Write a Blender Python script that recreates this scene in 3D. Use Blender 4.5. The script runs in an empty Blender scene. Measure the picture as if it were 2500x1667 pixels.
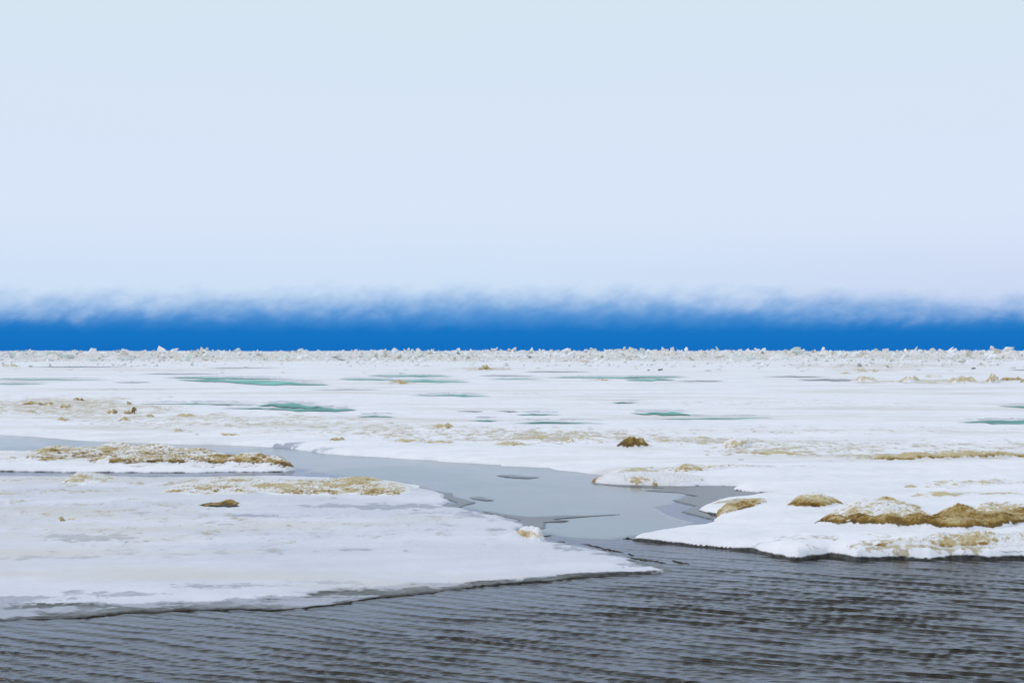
import bpy, bmesh, math, random
import numpy as np
from mathutils import Vector, Matrix, Euler

random.seed(7)
RNG = np.random.RandomState(11)
C = bpy.context.scene.collection
S = bpy.context.scene

# ------------------------------------------------------------------ camera
CAM_H = 3.0
FPX = 3472.0                      # focal length in photograph pixels (2500 wide)
HORIZON = 857.0
PITCH = math.atan((HORIZON - 833.5) / FPX)
cam = bpy.data.cameras.new("camera")
cam.sensor_width = 36.0
cam.lens = FPX / 2500.0 * 36.0
cam.clip_start = 0.1
cam.clip_end = 20000.0
camo = bpy.data.objects.new("camera", cam)
C.objects.link(camo)
camo.location = (0, 0, CAM_H)
camo.rotation_euler = (math.pi / 2 + PITCH, 0, 0)
S.camera = camo

# ------------------------------------------------------------------ world
SUN_EL, SUN_AZ = math.radians(42), math.radians(-98)     # azimuth from +Y towards +X
world = bpy.data.worlds.new("World")
S.world = world
world.use_nodes = True
wt = world.node_tree
wt.nodes.clear()


class NT:
    """small helper for writing node graphs"""
    def __init__(s, tree): s.t = tree
    def n(s, kind, **kw):
        nd = s.t.nodes.new(kind)
        for k, v in kw.items(): setattr(nd, k, v)
        return nd
    def set(s, sock, v):
        if isinstance(v, bpy.types.NodeSocket): s.t.links.new(v, sock)
        else: sock.default_value = v
    def math(s, op, a, b=0.0, c=0.0, clamp=False):
        nd = s.n('ShaderNodeMath', operation=op, use_clamp=clamp)
        s.set(nd.inputs[0], a); s.set(nd.inputs[1], b); s.set(nd.inputs[2], c)
        return nd.outputs[0]
    def smooth(s, v, lo, hi, a=0.0, b=1.0):
        nd = s.n('ShaderNodeMapRange', interpolation_type='SMOOTHSTEP')
        s.set(nd.inputs['Value'], v); s.set(nd.inputs['From Min'], lo); s.set(nd.inputs['From Max'], hi)
        s.set(nd.inputs['To Min'], a); s.set(nd.inputs['To Max'], b)
        return nd.outputs[0]
    def mix(s, f, a, b, blend='MIX'):
        nd = s.n('ShaderNodeMix', data_type='RGBA', blend_type=blend)
        s.set(nd.inputs[0], f); s.set(nd.inputs[6], a); s.set(nd.inputs[7], b)
        return nd.outputs[2]
    def noise(s, vec, scale, detail=4.0, rough=0.5, dist=0.0, dims='3D'):
        nd = s.n('ShaderNodeTexNoise', noise_dimensions=dims)
        if vec is not None: s.set(nd.inputs['Vector'], vec)
        s.set(nd.inputs['Scale'], scale); s.set(nd.inputs['Detail'], detail)
        s.set(nd.inputs['Roughness'], rough); s.set(nd.inputs['Distortion'], dist)
        return nd.outputs['Fac']
    def mapping(s, vec, scale=(1, 1, 1), loc=(0, 0, 0), rot=(0, 0, 0)):
        nd = s.n('ShaderNodeMapping')
        s.set(nd.inputs['Vector'], vec); nd.inputs['Scale'].default_value = scale
        nd.inputs['Location'].default_value = loc; nd.inputs['Rotation'].default_value = rot
        return nd.outputs[0]


w = NT(wt)
tc = w.n('ShaderNodeTexCoord')
sep = w.n('ShaderNodeSeparateXYZ'); wt.links.new(tc.outputs['Generated'], sep.inputs[0])
az = w.math('ARCTAN2', sep.outputs[0], sep.outputs[1])
el = w.math('ARCSINE', sep.outputs[2])
# wisps hang from the cloud base and lean: shear azimuth by elevation
lean = w.math('SUBTRACT', az, w.math('MULTIPLY', el, 0.6))
comb = w.n('ShaderNodeCombineXYZ')
w.set(comb.inputs[0], w.math('MULTIPLY', lean, 1.0)); w.set(comb.inputs[1], w.math('MULTIPLY', el, 1.6))
wisp = w.noise(comb.outputs[0], 48.0, 5.0, 0.58, 0.2)
comb2 = w.n('ShaderNodeCombineXYZ')
w.set(comb2.inputs[0], az); w.set(comb2.inputs[1], w.math('MULTIPLY', el, 3.0))
roll = w.noise(comb2.outputs[0], 7.0, 3.0, 0.5)
# height of the cloud base: a long low dome, highest a little right of straight ahead
dome = w.math('MULTIPLY', w.math('POWER', w.math('ABSOLUTE', w.math('ADD', az, 0.02)), 2.0), -0.060)
e2 = w.math('SUBTRACT', el, dome)
e2 = w.math('ADD', e2, w.math('MULTIPLY', w.math('SUBTRACT', wisp, 0.5), 0.019))
e2 = w.math('ADD', e2, w.math('MULTIPLY', w.math('SUBTRACT', roll, 0.5), 0.012))
veil = w.smooth(e2, 0.023, 0.050)
haze = w.smooth(w.math('ADD', el, w.math('MULTIPLY', w.math('SUBTRACT', wisp, 0.5), 0.010)), 0.012, 0.033)
bluelow = w.smooth(el, 0.0, 0.030)
sky = w.n('ShaderNodeTexSky', sky_type='NISHITA', sun_disc=False)
sky.sun_elevation = SUN_EL; sky.sun_rotation = SUN_AZ
sky.altitude = 0; sky.air_density = 1.0; sky.dust_density = 0.3; sky.ozone_density = 2.0
nish = w.mix(1.0, sky.outputs[0], (0.09, 0.09, 0.09, 1), 'MULTIPLY')
blue = w.mix(bluelow, (0.001, 0.160, 0.540, 1), (0.006, 0.200, 0.585, 1))
blue = w.mix(0.012, blue, nish)
bluehaze = w.mix(w.math('MULTIPLY', haze, 0.62), blue, (0.20, 0.42, 0.77, 1))
cl_up = w.smooth(el, 0.03, 0.26)
sidepink = w.smooth(az, -0.05, 0.40)
cloud_lo = w.mix(sidepink, (0.600, 0.745, 0.920, 1), (0.60, 0.69, 0.895, 1))
cloud_hi = w.mix(0.0, (0.66, 0.785, 0.875, 1), (0.66, 0.78, 0.88, 1))
cloud_mid = (0.690, 0.785, 0.945, 1)
c1 = w.mix(w.smooth(el, 0.035, 0.10), cloud_lo, cloud_mid)
cloud = w.mix(w.smooth(el, 0.10, 0.27), c1, cloud_hi)
combc = w.n('ShaderNodeCombineXYZ')
w.set(combc.inputs[0], az); w.set(combc.inputs[1], w.math('MULTIPLY', el, 1.5))
mott = w.noise(combc.outputs[0], 3.5, 4.0, 0.5)
cloud = w.mix(w.smooth(mott, 0.3, 0.7, 0.0, 0.35), cloud, w.mix(0.4, cloud, (0.68, 0.74, 0.94, 1)))
skyc = w.mix(veil, bluehaze, cloud)
bg = w.n('ShaderNodeBackground'); w.set(bg.inputs[0], skyc); bg.inputs[1].default_value = 1.0
wo = w.n('ShaderNodeOutputWorld'); wt.links.new(bg.outputs[0], wo.inputs[0])

sun = bpy.data.lights.new("sun", 'SUN')
sun.energy = 0.95; sun.angle = math.radians(25); sun.color = (1.0, 0.93, 0.89)
suno = bpy.data.objects.new("sun", sun); C.objects.link(suno)
sd_ = Vector((math.sin(SUN_AZ) * math.cos(SUN_EL), math.cos(SUN_AZ) * math.cos(SUN_EL), math.sin(SUN_EL)))
suno.rotation_euler = sd_.to_track_quat('Z', 'Y').to_euler()
suno.location = (0, 0, 30)

S.view_settings.view_transform = 'Standard'
S.view_settings.look = 'None'
S.view_settings.exposure = 0.0
S.view_settings.gamma = 1.0
S.view_settings.use_curve_mapping = False

# ------------------------------------------------------------------ geometry helpers
def ground(px, py, z=0.0):
    """photograph pixel -> point on the level plane at height z"""
    px = np.asarray(px, float); py = np.asarray(py, float)
    cx = (px - 1250.0) / FPX; cz = (833.5 - py) / FPX
    y = math.cos(PITCH) - cz * math.sin(PITCH); zz = math.sin(PITCH) + cz * math.cos(PITCH)
    t = (CAM_H - z) / (-zz)
    return t * cx, t * y

def topx(X, Y, z=0.0):
    """world point -> photograph pixel"""
    c, s = math.cos(PITCH), math.sin(PITCH)
    dz = z - CAM_H
    dep = Y * c + dz * s; up = -Y * s + dz * c
    return 1250.0 + FPX * X / dep, 833.5 - FPX * up / dep

def y_of_d(d): return topx(0.0, d)[1]

_perm = np.random.RandomState(3).permutation(512).astype(np.int64)
_ang = np.random.RandomState(4).rand(512) * 2 * math.pi
_gx, _gy = np.cos(_ang), np.sin(_ang)
def pn(x, y, seed=0):
    xi = np.floor(x).astype(np.int64); yi = np.floor(y).astype(np.int64)
    xf = x - xi; yf = y - yi
    def g(ix, iy, fx, fy):
        h = _perm[(_perm[(ix + seed * 37) & 511] + iy) & 511]
        return _gx[h] * fx + _gy[h] * fy
    u = xf * xf * xf * (xf * (xf * 6 - 15) + 10); v = yf * yf * yf * (yf * (yf * 6 - 15) + 10)
    a = g(xi, yi, xf, yf); b = g(xi + 1, yi, xf - 1, yf)
    c = g(xi, yi + 1, xf, yf - 1); d = g(xi + 1, yi + 1, xf - 1, yf - 1)
    return ((a + (b - a) * u) * (1 - v) + (c + (d - c) * u) * v) * 1.5
def fbm(x, y, scale, octs=4, rough=0.5, seed=0):
    r = np.zeros_like(x); amp = 1.0; tot = 0
    for i in range(octs):
        r += amp * pn(x / scale * 2 ** i, y / scale * 2 ** i, seed + i); tot += amp; amp *= rough
    return r / tot
def ridged(x, y, scale, octs=3, seed=0):
    r = np.zeros_like(x); amp = 1.0; tot = 0
    for i in range(octs):
        r += amp * (1 - np.abs(pn(x / scale * 2 ** i, y / scale * 2 ** i, seed + i)) * 2); tot += amp; amp *= 0.5
    return r / tot
def sst(x, a, b):
    t = np.clip((x - a) / (b - a), 0, 1); return t * t * (3 - 2 * t)

def to_world(poly, z=0.0):
    p = np.array(poly, float); X, Y = ground(p[:, 0], p[:, 1], z)
    return np.stack([X, Y], 1)

def sdf(X, Y, P):
    """signed distance to polygon P, positive inside; far from its box a cheap bound is used"""
    sh = X.shape; x = X.ravel(); y = Y.ravel()
    d2 = np.full(x.shape, 1e18); inside = np.zeros(x.shape, bool)
    n = len(P)
    for i in range(n):
        ax, ay = P[i]; bx, by = P[(i + 1) % n]
        ex, ey = bx - ax, by - ay
        wx, wy = x - ax, y - ay
        t = np.clip((wx * ex + wy * ey) / max(ex * ex + ey * ey, 1e-12), 0, 1)
        dx, dy = wx - ex * t, wy - ey * t
        d2 = np.minimum(d2, dx * dx + dy * dy)
        c = ((ay <= y) & (by > y)) | ((by <= y) & (ay > y))
        if ey != 0:
            inside ^= c & (x < ax + (y - ay) * ex / ey)
    return (np.where(inside, 1, -1) * np.sqrt(d2)).reshape(sh)

def fan(pxs, ds):
    """vertices along lines of sight over the ground: even detail near and far"""
    T, D = np.meshgrid((np.asarray(pxs) - 1250.0) / FPX, ds)
    return T * np.maximum(D, 3.0), D

def smooth_mesh(me):
    me.polygons.foreach_set('use_smooth', np.ones(len(me.polygons), bool))

def grid_mesh(name, X, Y, Z, keep, attrs, m, smooth=True):
    R, K = X.shape
    cell = keep[:-1, :-1] | keep[1:, :-1] | keep[:-1, 1:] | keep[1:, 1:]
    idx = np.arange(R * K).reshape(R, K)
    q = np.stack([idx[:-1, :-1][cell], idx[:-1, 1:][cell], idx[1:, 1:][cell], idx[1:, :-1][cell]], 1)
    used = np.zeros(R * K, bool); used[q.ravel()] = True
    remap = np.cumsum(used) - 1
    q = remap[q]
    co = np.stack([X.ravel()[used], Y.ravel()[used], Z.ravel()[used]], 1)
    me = bpy.data.meshes.new(name)
    me.vertices.add(len(co)); me.vertices.foreach_set('co', co.ravel())
    me.loops.add(q.size); me.loops.foreach_set('vertex_index', q.ravel().astype(np.int32))
    me.polygons.add(len(q))
    me.polygons.foreach_set('loop_start', np.arange(0, q.size, 4, dtype=np.int32))
    me.polygons.foreach_set('loop_total', np.full(len(q), 4, np.int32))
    if smooth: smooth_mesh(me)
    me.update(calc_edges=True); me.validate()
    for k, v in attrs.items():
        a = me.attributes.new(k, 'FLOAT', 'POINT')
        a.data.foreach_set('value', np.broadcast_to(v, X.shape).ravel()[used].astype(np.float32))
    me.materials.append(m)
    o = bpy.data.objects.new(name, me)
    C.objects.link(o)
    return o

def tag(o, label=None, cat=None, group=None, kind=None):
    if label: o['label'] = label
    if cat: o['category'] = cat
    if group: o['group'] = group
    if kind: o['kind'] = kind
    return o

# ------------------------------------------------------------------ materials
def new_mat(name):
    m = bpy.data.materials.new(name); m.use_nodes = True
    t = m.node_tree; t.nodes.clear()
    h = NT(t)
    b = h.n('ShaderNodeBsdfPrincipled'); o = h.n('ShaderNodeOutputMaterial')
    t.links.new(b.outputs[0], o.inputs[0])
    return m, h, b

def attr(h, name):
    nd = h.n('ShaderNodeAttribute', attribute_name=name); return nd.outputs['Fac']

def ice_material(name, snow_a, snow_b, tan=(0.55, 0.48, 0.37, 1), brown=(0.20, 0.115, 0.022, 1), speck=1.0, bump=0.5):
    m, h, b = new_mat(name)
    g = h.n('ShaderNodeNewGeometry').outputs['Position']
    dirt = attr(h, 'dirt'); wet = attr(h, 'wet'); slush = attr(h, 'slush'); rust = attr(h, 'rust')
    lo = h.noise(h.mapping(g, (0.22, 0.55, 0.5)), 1.0, 6, 0.6)
    fine = h.noise(g, 9.0, 6, 0.62)
    micro = h.noise(h.mapping(g, (1, 0.6, 1)), 2.1, 9, 0.72, 0.4)
    snow = h.mix(h.smooth(lo, 0.35, 0.65), snow_a, snow_b)
    snow = h.mix(h.smooth(micro, 0.42, 0.60, 0, 0.30), snow, h.mix(0.5, snow, (0.50, 0.51, 0.56, 1)))
    # thin grey, half-melted patches
    sl = h.smooth(h.math('ADD', slush, h.math('MULTIPLY', h.math('SUBTRACT', micro, 0.5), 1.7)), 0.30, 0.58)
    col = h.mix(sl, snow, h.mix(fine, (0.35, 0.355, 0.42, 1), (0.47, 0.475, 0.545, 1)))
    # long faint grey and buff bands in the snow
    bands = h.noise(h.mapping(g, (0.05, 0.16, 0.2), (3, 11, 0)), 1.0, 8, 0.68, 0.3)
    col = h.mix(h.smooth(bands, 0.50, 0.64, 0, 0.75), col, h.mix(fine, (0.58, 0.56, 0.57, 1), (0.68, 0.63, 0.56, 1)))
    # sediment frozen into the crust
    dn = h.math('ADD', dirt, h.math('MULTIPLY', h.math('SUBTRACT', micro, 0.5), 2.2 * speck))
    dn = h.math('ADD', dn, h.math('MULTIPLY', h.math('SUBTRACT', fine, 0.5), 1.2 * speck))
    dm = h.smooth(dn, 0.34, 0.66)
    dm = h.math('MULTIPLY', dm, h.smooth(dirt, 0.02, 0.2))
    tint = h.smooth(h.math('ADD', rust, h.math('MULTIPLY', h.math('SUBTRACT', fine, 0.5), 1.3)), 0.26, 0.80)
    dcol = h.mix(tint, tan, brown)
    deep = h.smooth(h.math('ADD', rust, h.math('MULTIPLY', h.math('SUBTRACT', fine, 0.5), 0.9)), 0.64, 1.0)
    dcol = h.mix(deep, dcol, (0.085, 0.045, 0.010, 1))
    patch = h.noise(h.mapping(g, (1, 1, 1), (31, 7, 3)), 1.3, 4, 0.6)
    dcol = h.mix(h.smooth(patch, 0.35, 0.7, 0.0, 0.45), dcol, h.mix(0.5, dcol, (0.34, 0.22, 0.05, 1)))
    col = h.mix(dm, col, dcol)
    # dark wet ice at the water's edge, doubling as painted undercut shade
    wn = h.math('ADD', wet, h.math('MULTIPLY', h.math('SUBTRACT', micro, 0.5), 0.9))
    wm = h.smooth(wn, 0.40, 0.70)
    wcol = h.mix(h.smooth(fine, 0.40, 0.62), (0.012, 0.011, 0.009, 1), (0.060, 0.058, 0.055, 1))
    wcol = h.mix(h.math('MULTIPLY', h.smooth(lo, 0.44, 0.60), h.smooth(slush, 0.2, 0.6)), wcol, h.mix(h.smooth(micro, 0.42, 0.58), (0.035, 0.034, 0.034, 1), (0.20, 0.20, 0.23, 1)))
    col = h.mix(wm, col, wcol)
    h.set(b.inputs['Base Color'], col)
    h.set(b.inputs['Roughness'], h.math('SUBTRACT', 0.75, h.math('MULTIPLY', wm, 0.45)))
    b.inputs['Specular IOR Level'].default_value = 0.25
    bp = h.n('ShaderNodeBump'); bp.inputs['Strength'].default_value = bump; bp.inputs['Distance'].default_value = 0.03
    hh = h.math('ADD', h.math('MULTIPLY', fine, 0.5), h.math('MULTIPLY', micro, 1.0))
    h.set(bp.inputs['Height'], hh)
    h.t.links.new(bp.outputs[0], b.inputs['Normal'])
    return m

M_field = ice_material('snow_on_sea_ice', (0.80, 0.775, 0.82, 1), (0.88, 0.845, 0.89, 1), speck=1.4)
M_floe = ice_material('damp_snow_on_floe', (0.62, 0.615, 0.69, 1), (0.73, 0.71, 0.78, 1))
M_mound = ice_material('sediment_crusted_ice', (0.76, 0.735, 0.75, 1), (0.84, 0.81, 0.84, 1),
                       tan=(0.56, 0.455, 0.265, 1), brown=(0.26, 0.142, 0.018, 1), speck=1.1, bump=0.6)

def mat_water():
    m, h, b = new_mat('open_water')
    h.t.nodes.remove(b)
    out = [n for n in h.t.nodes if n.type == 'OUTPUT_MATERIAL'][0]
    g = h.n('ShaderNodeNewGeometry').outputs['Position']
    calm = attr(h, 'calm')
    r = h.noise(h.mapping(g, (0.7, 2.0, 1), rot=(0, 0, 0.30)), 11.0, 3, 0.55)
    r2 = h.noise(h.mapping(g, (0.6, 1.5, 1), rot=(0, 0, -0.25)), 26.0, 2, 0.5)
    bp = h.n('ShaderNodeBump'); bp.inputs['Distance'].default_value = 0.012
    h.set(bp.inputs['Strength'], h.math('MULTIPLY', calm, 0.38))
    h.set(bp.inputs['Height'], h.math('ADD', r, h.math('MULTIPLY', r2, 0.4)))
    fr = h.n('ShaderNodeFresnel'); fr.inputs['IOR'].default_value = 1.35
    df = h.n('ShaderNodeBsdfDiffuse'); df.inputs['Color'].default_value = (0.042, 0.034, 0.024, 1)
    gl = h.n('ShaderNodeBsdfGlossy'); gl.inputs['Color'].default_value = (0.82, 0.87, 0.98, 1); gl.inputs['Roughness'].default_value = 0.05
    for nd in (fr, df, gl): h.t.links.new(bp.outputs[0], nd.inputs['Normal'])
    mx = h.n('ShaderNodeMixShader')
    h.t.links.new(fr.outputs[0], mx.inputs[0]); h.t.links.new(df.outputs[0], mx.inputs[1]); h.t.links.new(gl.outputs[0], mx.inputs[2])
    h.t.links.new(mx.outputs[0], out.inputs[0])
    return m
M_water = mat_water()

def mat_thin():
    m, h, b = new_mat('thin_grey_ice')
    g = h.n('ShaderNodeNewGeometry').outputs['Position']
    n1 = h.noise(h.mapping(g, (0.20, 0.12, 1)), 1.0, 5, 0.55, 0.6)
    n2 = h.noise(h.mapping(g, (0.6, 0.5, 1), (9, 2, 0)), 1.0, 6, 0.6)
    col = h.mix(h.smooth(n1, 0.38, 0.62), (0.065, 0.090, 0.115, 1), (0.20, 0.255, 0.30, 1))
    col = h.mix(h.smooth(n2, 0.5, 0.75, 0, 0.4), col, (0.24, 0.30, 0.34, 1))
    h.set(b.inputs['Base Color'], col)
    h.set(b.inputs['Roughness'], h.smooth(n1, 0.35, 0.65, 0.07, 0.24))
    b.inputs['IOR'].default_value = 1.31
    bp = h.n('ShaderNodeBump'); bp.inputs['Distance'].default_value = 0.01; bp.inputs['Strength'].default_value = 0.15
    h.set(bp.inputs['Height'], n2); h.t.links.new(bp.outputs[0], b.inputs['Normal'])
    return m
M_thin = mat_thin()

def mat_pond(name, ca, cb):
    m, h, b = new_mat(name)
    g = h.n('ShaderNodeNewGeometry').outputs['Position']
    n = h.noise(h.mapping(g, (0.25, 0.08, 1)), 1.0, 5, 0.6)
    h.set(b.inputs['Base Color'], h.mix(h.smooth(n, 0.35, 0.65), ca, cb))
    b.inputs['Roughness'].default_value = 0.45
    b.inputs['Specular IOR Level'].default_value = 0.15
    return m
M_teal = mat_pond('green_meltwater', (0.07, 0.33, 0.27, 1), (0.20, 0.53, 0.47, 1))
M_deep = mat_pond('deep_green_meltwater', (0.035, 0.22, 0.185, 1), (0.11, 0.40, 0.345, 1))
M_greyp = mat_pond('grey_meltwater', (0.16, 0.18, 0.20, 1), (0.27, 0.30, 0.33, 1))

def mat_block(name, ca, cb, dirty):
    m, h, b = new_mat(name)
    g = h.n('ShaderNodeNewGeometry').outputs['Position']
    n = h.noise(g, 0.8, 5, 0.65)
    n2 = h.noise(g, 2.6, 6, 0.7)
    col = h.mix(h.smooth(n, 0.35, 0.65), ca, cb)
    col = h.mix(h.smooth(n2, 0.56, 0.70, 0, dirty), col, (0.38, 0.32, 0.21, 1))
    h.set(b.inputs['Base Color'], col)
    b.inputs['Roughness'].default_value = 0.6; b.inputs['Specular IOR Level'].default_value = 0.25
    bp = h.n('ShaderNodeBump'); bp.inputs['Distance'].default_value = 0.15; bp.inputs['Strength'].default_value = 0.5
    h.set(bp.inputs['Height'], n2); h.t.links.new(bp.outputs[0], b.inputs['Normal'])
    return m
M_bwhite = mat_block('block_ice_white', (0.80, 0.79, 0.81, 1), (0.88, 0.86, 0.88, 1), 0.28)
M_bgreen = mat_block('block_ice_pale_green', (0.56, 0.66, 0.61, 1), (0.72, 0.77, 0.74, 1), 0.35)
M_btan = mat_block('block_ice_dirty', (0.56, 0.52, 0.44, 1), (0.78, 0.75, 0.71, 1), 0.5)
M_bdark = mat_block('frozen_mud_and_shade', (0.012, 0.010, 0.008, 1), (0.045, 0.034, 0.022, 1), 0.2)  # dark ice, mud and stones; also the black that paints shade under rims

# ------------------------------------------------------------------ outlines (photograph pixels, taken down to the ground)
FIELD = [(-900, 1050), (-300, 1056), (0, 1062), (89, 1067), (214, 1077), (330, 1082), (464, 1086), (560, 1087), (643, 1091), (700, 1094),
         (745, 1101), (790, 1108), (840, 1112), (937, 1117), (1010, 1122), (1062, 1124), (1068, 1127), (1140, 1131), (1223, 1135), (1226, 1138),
         (1290, 1140), (1345, 1142), (1352, 1147), (1410, 1153), (1473, 1161), (1492, 1165), (1466, 1170), (1440, 1176),
         (1470, 1180), (1508, 1183), (1580, 1185), (1670, 1186), (1731, 1184), (1803, 1186), (1789, 1197), (1839, 1202), (1915, 1205),
         (1839, 1212), (1767, 1223), (1728, 1237), (1706, 1248), (1730, 1254), (1760, 1260), (1744, 1268), (1738, 1279), (1715, 1288),
         (1660, 1293), (1598, 1304), (1550, 1313), (1536, 1318), (1573, 1323), (1634, 1327), (1670, 1331), (1749, 1339), (1835, 1345),
         (1862, 1352), (1889, 1358), (1946, 1366), (1990, 1363), (2024, 1359), (2060, 1363), (2089, 1369), (2140, 1366), (2196, 1364), (2270, 1366),
         (2339, 1364), (2420, 1368), (2500, 1365), (2700, 1372), (3600, 1390)]
FIELD_W = np.vstack([to_world(FIELD), [[900, 60], [6000, 400], [6000, 9000], [-6000, 9000], [-6000, 300], [-200, 56]]])
LEFT = [(-1000, 1163), (-200, 1164), (0, 1165), (130, 1166), (257, 1164), (357, 1167), (480, 1166), (607, 1165), (696, 1164), (780, 1168),
        (840, 1172), (894, 1172), (973, 1184), (1023, 1195), (1060, 1200), (1088, 1209), (1080, 1218), (1098, 1224), (1076, 1235), (1095, 1240), (1133, 1241),
        (1180, 1252), (1225, 1263), (1262, 1268), (1283, 1283), (1276, 1298), (1330, 1318), (1365, 1327), (1437, 1338), (1480, 1347), (1526, 1360), (1580, 1375),
        (1625, 1385), (1645, 1391), (1630, 1399), (1560, 1403), (1491, 1406), (1400, 1411), (1344, 1419), (1270, 1423), (1187, 1431), (1116, 1439), (1060, 1446),
        (1008, 1452), (950, 1456), (883, 1464), (840, 1473), (760, 1482), (679, 1490), (560, 1487), (440, 1491), (321, 1496), (250, 1502), (179, 1509), (90, 1511), (0, 1514), (-400, 1532), (-1200, 1570)]
LEFT_W = to_world(LEFT)
SNOWL = [(-1000, 1120), (900, 1120), (1010, 1190), (1075, 1205), (1120, 1245), (1240, 1275), (1262, 1300), (1360, 1334), (1440, 1350), (1530, 1378), (1590, 1392), (1508, 1399),
         (1344, 1408), (1187, 1416), (1008, 1424), (830, 1440), (607, 1461), (321, 1474), (150, 1474), (0, 1474), (-1200, 1500)]
SNOWL_W = to_world(SNOWL)
ISLE = [(-900, 1098), (-300, 1102), (0, 1105), (60, 1108), (140, 1106), (240, 1106), (400, 1106), (500, 1107), (549, 1110), (556, 1114), (540, 1119), (600, 1122), (665, 1128), (708, 1138), (722, 1147),
        (700, 1151), (679, 1152), (560, 1152), (464, 1154), (300, 1153), (179, 1153), (0, 1150), (-300, 1149), (-900, 1140)]
ISLE_W = to_world(ISLE)

# (centre x, centre y, half width, half height, amount) of dirty crust
DIRT_FIELD = [(150, 1000, 330, 34, .38), (60, 990, 120, 12, .35), (300, 1020, 130, 16, .3), (520, 1035, 480, 22, .28), (1000, 1062, 420, 22, .27), (1350, 1078, 320, 20, .38),
              (1600, 1085, 180, 16, .3), (1000, 1088, 80, 7, .45), (1085, 1091, 50, 4, .4), (1760, 1090, 160, 14, .40), (1860, 1115, 170, 12, .42), (2000, 1105, 260, 22, .30),
              (2280, 1128, 300, 9, .55), (2330, 1100, 300, 16, .22), (1700, 1165, 110, 5, .35), (1560, 1168, 110, 10, .45), (1800, 1157, 60, 3, .3),
              (2310, 1200, 60, 12, .42), (2410, 1194, 60, 10, .40), (2480, 1200, 60, 8, .35), (2290, 1228, 80, 7, .38), (2440, 1225, 100, 5, .36), (2440, 1262, 90, 20, .42),
              (1810, 1246, 70, 6, .55), (2330, 1345, 330, 14, .26), (2240, 1360, 280, 6, .42), (2050, 1350, 120, 6, .18), (2280, 935, 260, 7, .42), (2120, 905, 160, 5, .3),
              (1250, 866, 2400, 12, .30), (1250, 880, 2400, 8, .32), (300, 905, 500, 4, .22), (1200, 903, 120, 6, .4), (40, 897, 60, 5, .4), (970, 939, 60, 4, .4), (1470, 931, 60, 2, .35),
              (2150, 895, 300, 7, .3), (1950, 990, 600, 10, .12), (2000, 1060, 600, 14, .14), (700, 875, 500, 8, .3), (430, 880, 260, 6, .36)]
DIRT_LEFT = [(500, 1285, 950, 75, .21), (250, 1245, 420, 26, .27), (560, 1330, 600, 20, .18), (90, 1178, 150, 9, .36), (205, 1172, 60, 14, .5), (330, 1188, 260, 12, .33), (620, 1182, 300, 12, .42), (560, 1198, 200, 9, .42), (760, 1202, 260, 11, .55), (900, 1190, 120, 16, .5),
             (760, 1190, 260, 20, .55), (560, 1190, 160, 16, .5), (130, 1206, 210, 5, .5), (20, 1230, 60, 9, .45), (330, 1226, 50, 6, .3), (30, 1210, 60, 6, .5), (180, 1273, 30, 5, .35), (60, 1290, 160, 30, .12), (260, 1240, 260, 20, .12)]
SLUSH_LEFT = [(600, 1300, 900, 80, .24), (950, 1243, 200, 10, .62), (1120, 1262, 130, 14, .45), (1060, 1250, 200, 14, .35), (800, 1240, 120, 8, .55), (610, 1266, 90, 5, .75), (555, 1288, 34, 3, .7), (230, 1322, 130, 11, .75), (150, 1316, 60, 8, .5),
              (420, 1356, 380, 14, .40), (100, 1368, 260, 9, .46), (330, 1350, 120, 6, .4), (700, 1350, 200, 8, .25), (870, 1350, 80, 5, .5), (1390, 1345, 50, 9, .6), (1210, 1300, 40, 8, .5),
              (270, 1460, 190, 14, .5), (560, 1440, 200, 9, .5), (820, 1428, 160, 9, .45), (60, 1470, 200, 10, .55), (1000, 1300, 150, 8, .3), (1560, 1385, 60, 8, .6), (340, 1258, 40, 2, .6)]
DIRT_ISLE = [(140, 1110, 140, 14, .5), (380, 1106, 260, 9, .5), (60, 1130, 100, 6, .4), (470, 1146, 290, 7, .25), (300, 1120, 320, 7, .35)]

def stains(PX, PY, lst):
    r = np.zeros_like(PX)
    for k, (cx, cy, hw, hh, a) in enumerate(lst):
        m = (np.abs(PX - cx) < 1.5 * hw) & (np.abs(PY - cy) < 1.5 * hh)
        if not m.any(): continue
        x = PX[m]; y = PY[m]
        q = np.sqrt(((x - cx) / hw) ** 2 + ((y - cy) / hh) ** 2)
        q = q + 0.42 * pn(x / (hw * .22 + 8), y / (hh * .45 + .5), k) + 0.25 * pn(x / (hw * .07 + 4), y / (hh * .2 + .4), k + 5)
        r[m] = np.maximum(r[m], a * (1 - sst(q, 0.40, 1.1)))
    return r

# ------------------------------------------------------------------ melt ponds: outlines first, the ice is level under them
POND_Z = 0.16
PONDS = []
def lens(x0, x1, yc, h, skew=0.0, kind='teal', seed=0):
    r = np.random.RandomState(seed + 50); n = 34
    s = np.linspace(0, 1, n)
    ph = r.rand(4) * 6.28
    bend = 0.20 * h * np.sin(s * 7 + ph[0]) + 0.2 * h * np.sin(s * 17 + ph[1])
    peak = r.uniform(0.3, 0.7)
    prof = np.minimum(s / peak, (1 - s) / (1 - peak)) ** r.uniform(0.7, 1.3)
    up = prof * h * (1 + 0.16 * np.sin(s * 23 + ph[2])); dn = prof * h * (1 + 0.16 * np.sin(s * 29 + ph[3]))
    xs = x0 + (x1 - x0) * s; cy = yc + skew * (s - 0.5) + bend
    PONDS.append((np.concatenate([xs, xs[::-1]]), np.concatenate([cy - up, (cy + dn)[::-1]]), kind, n))
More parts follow.
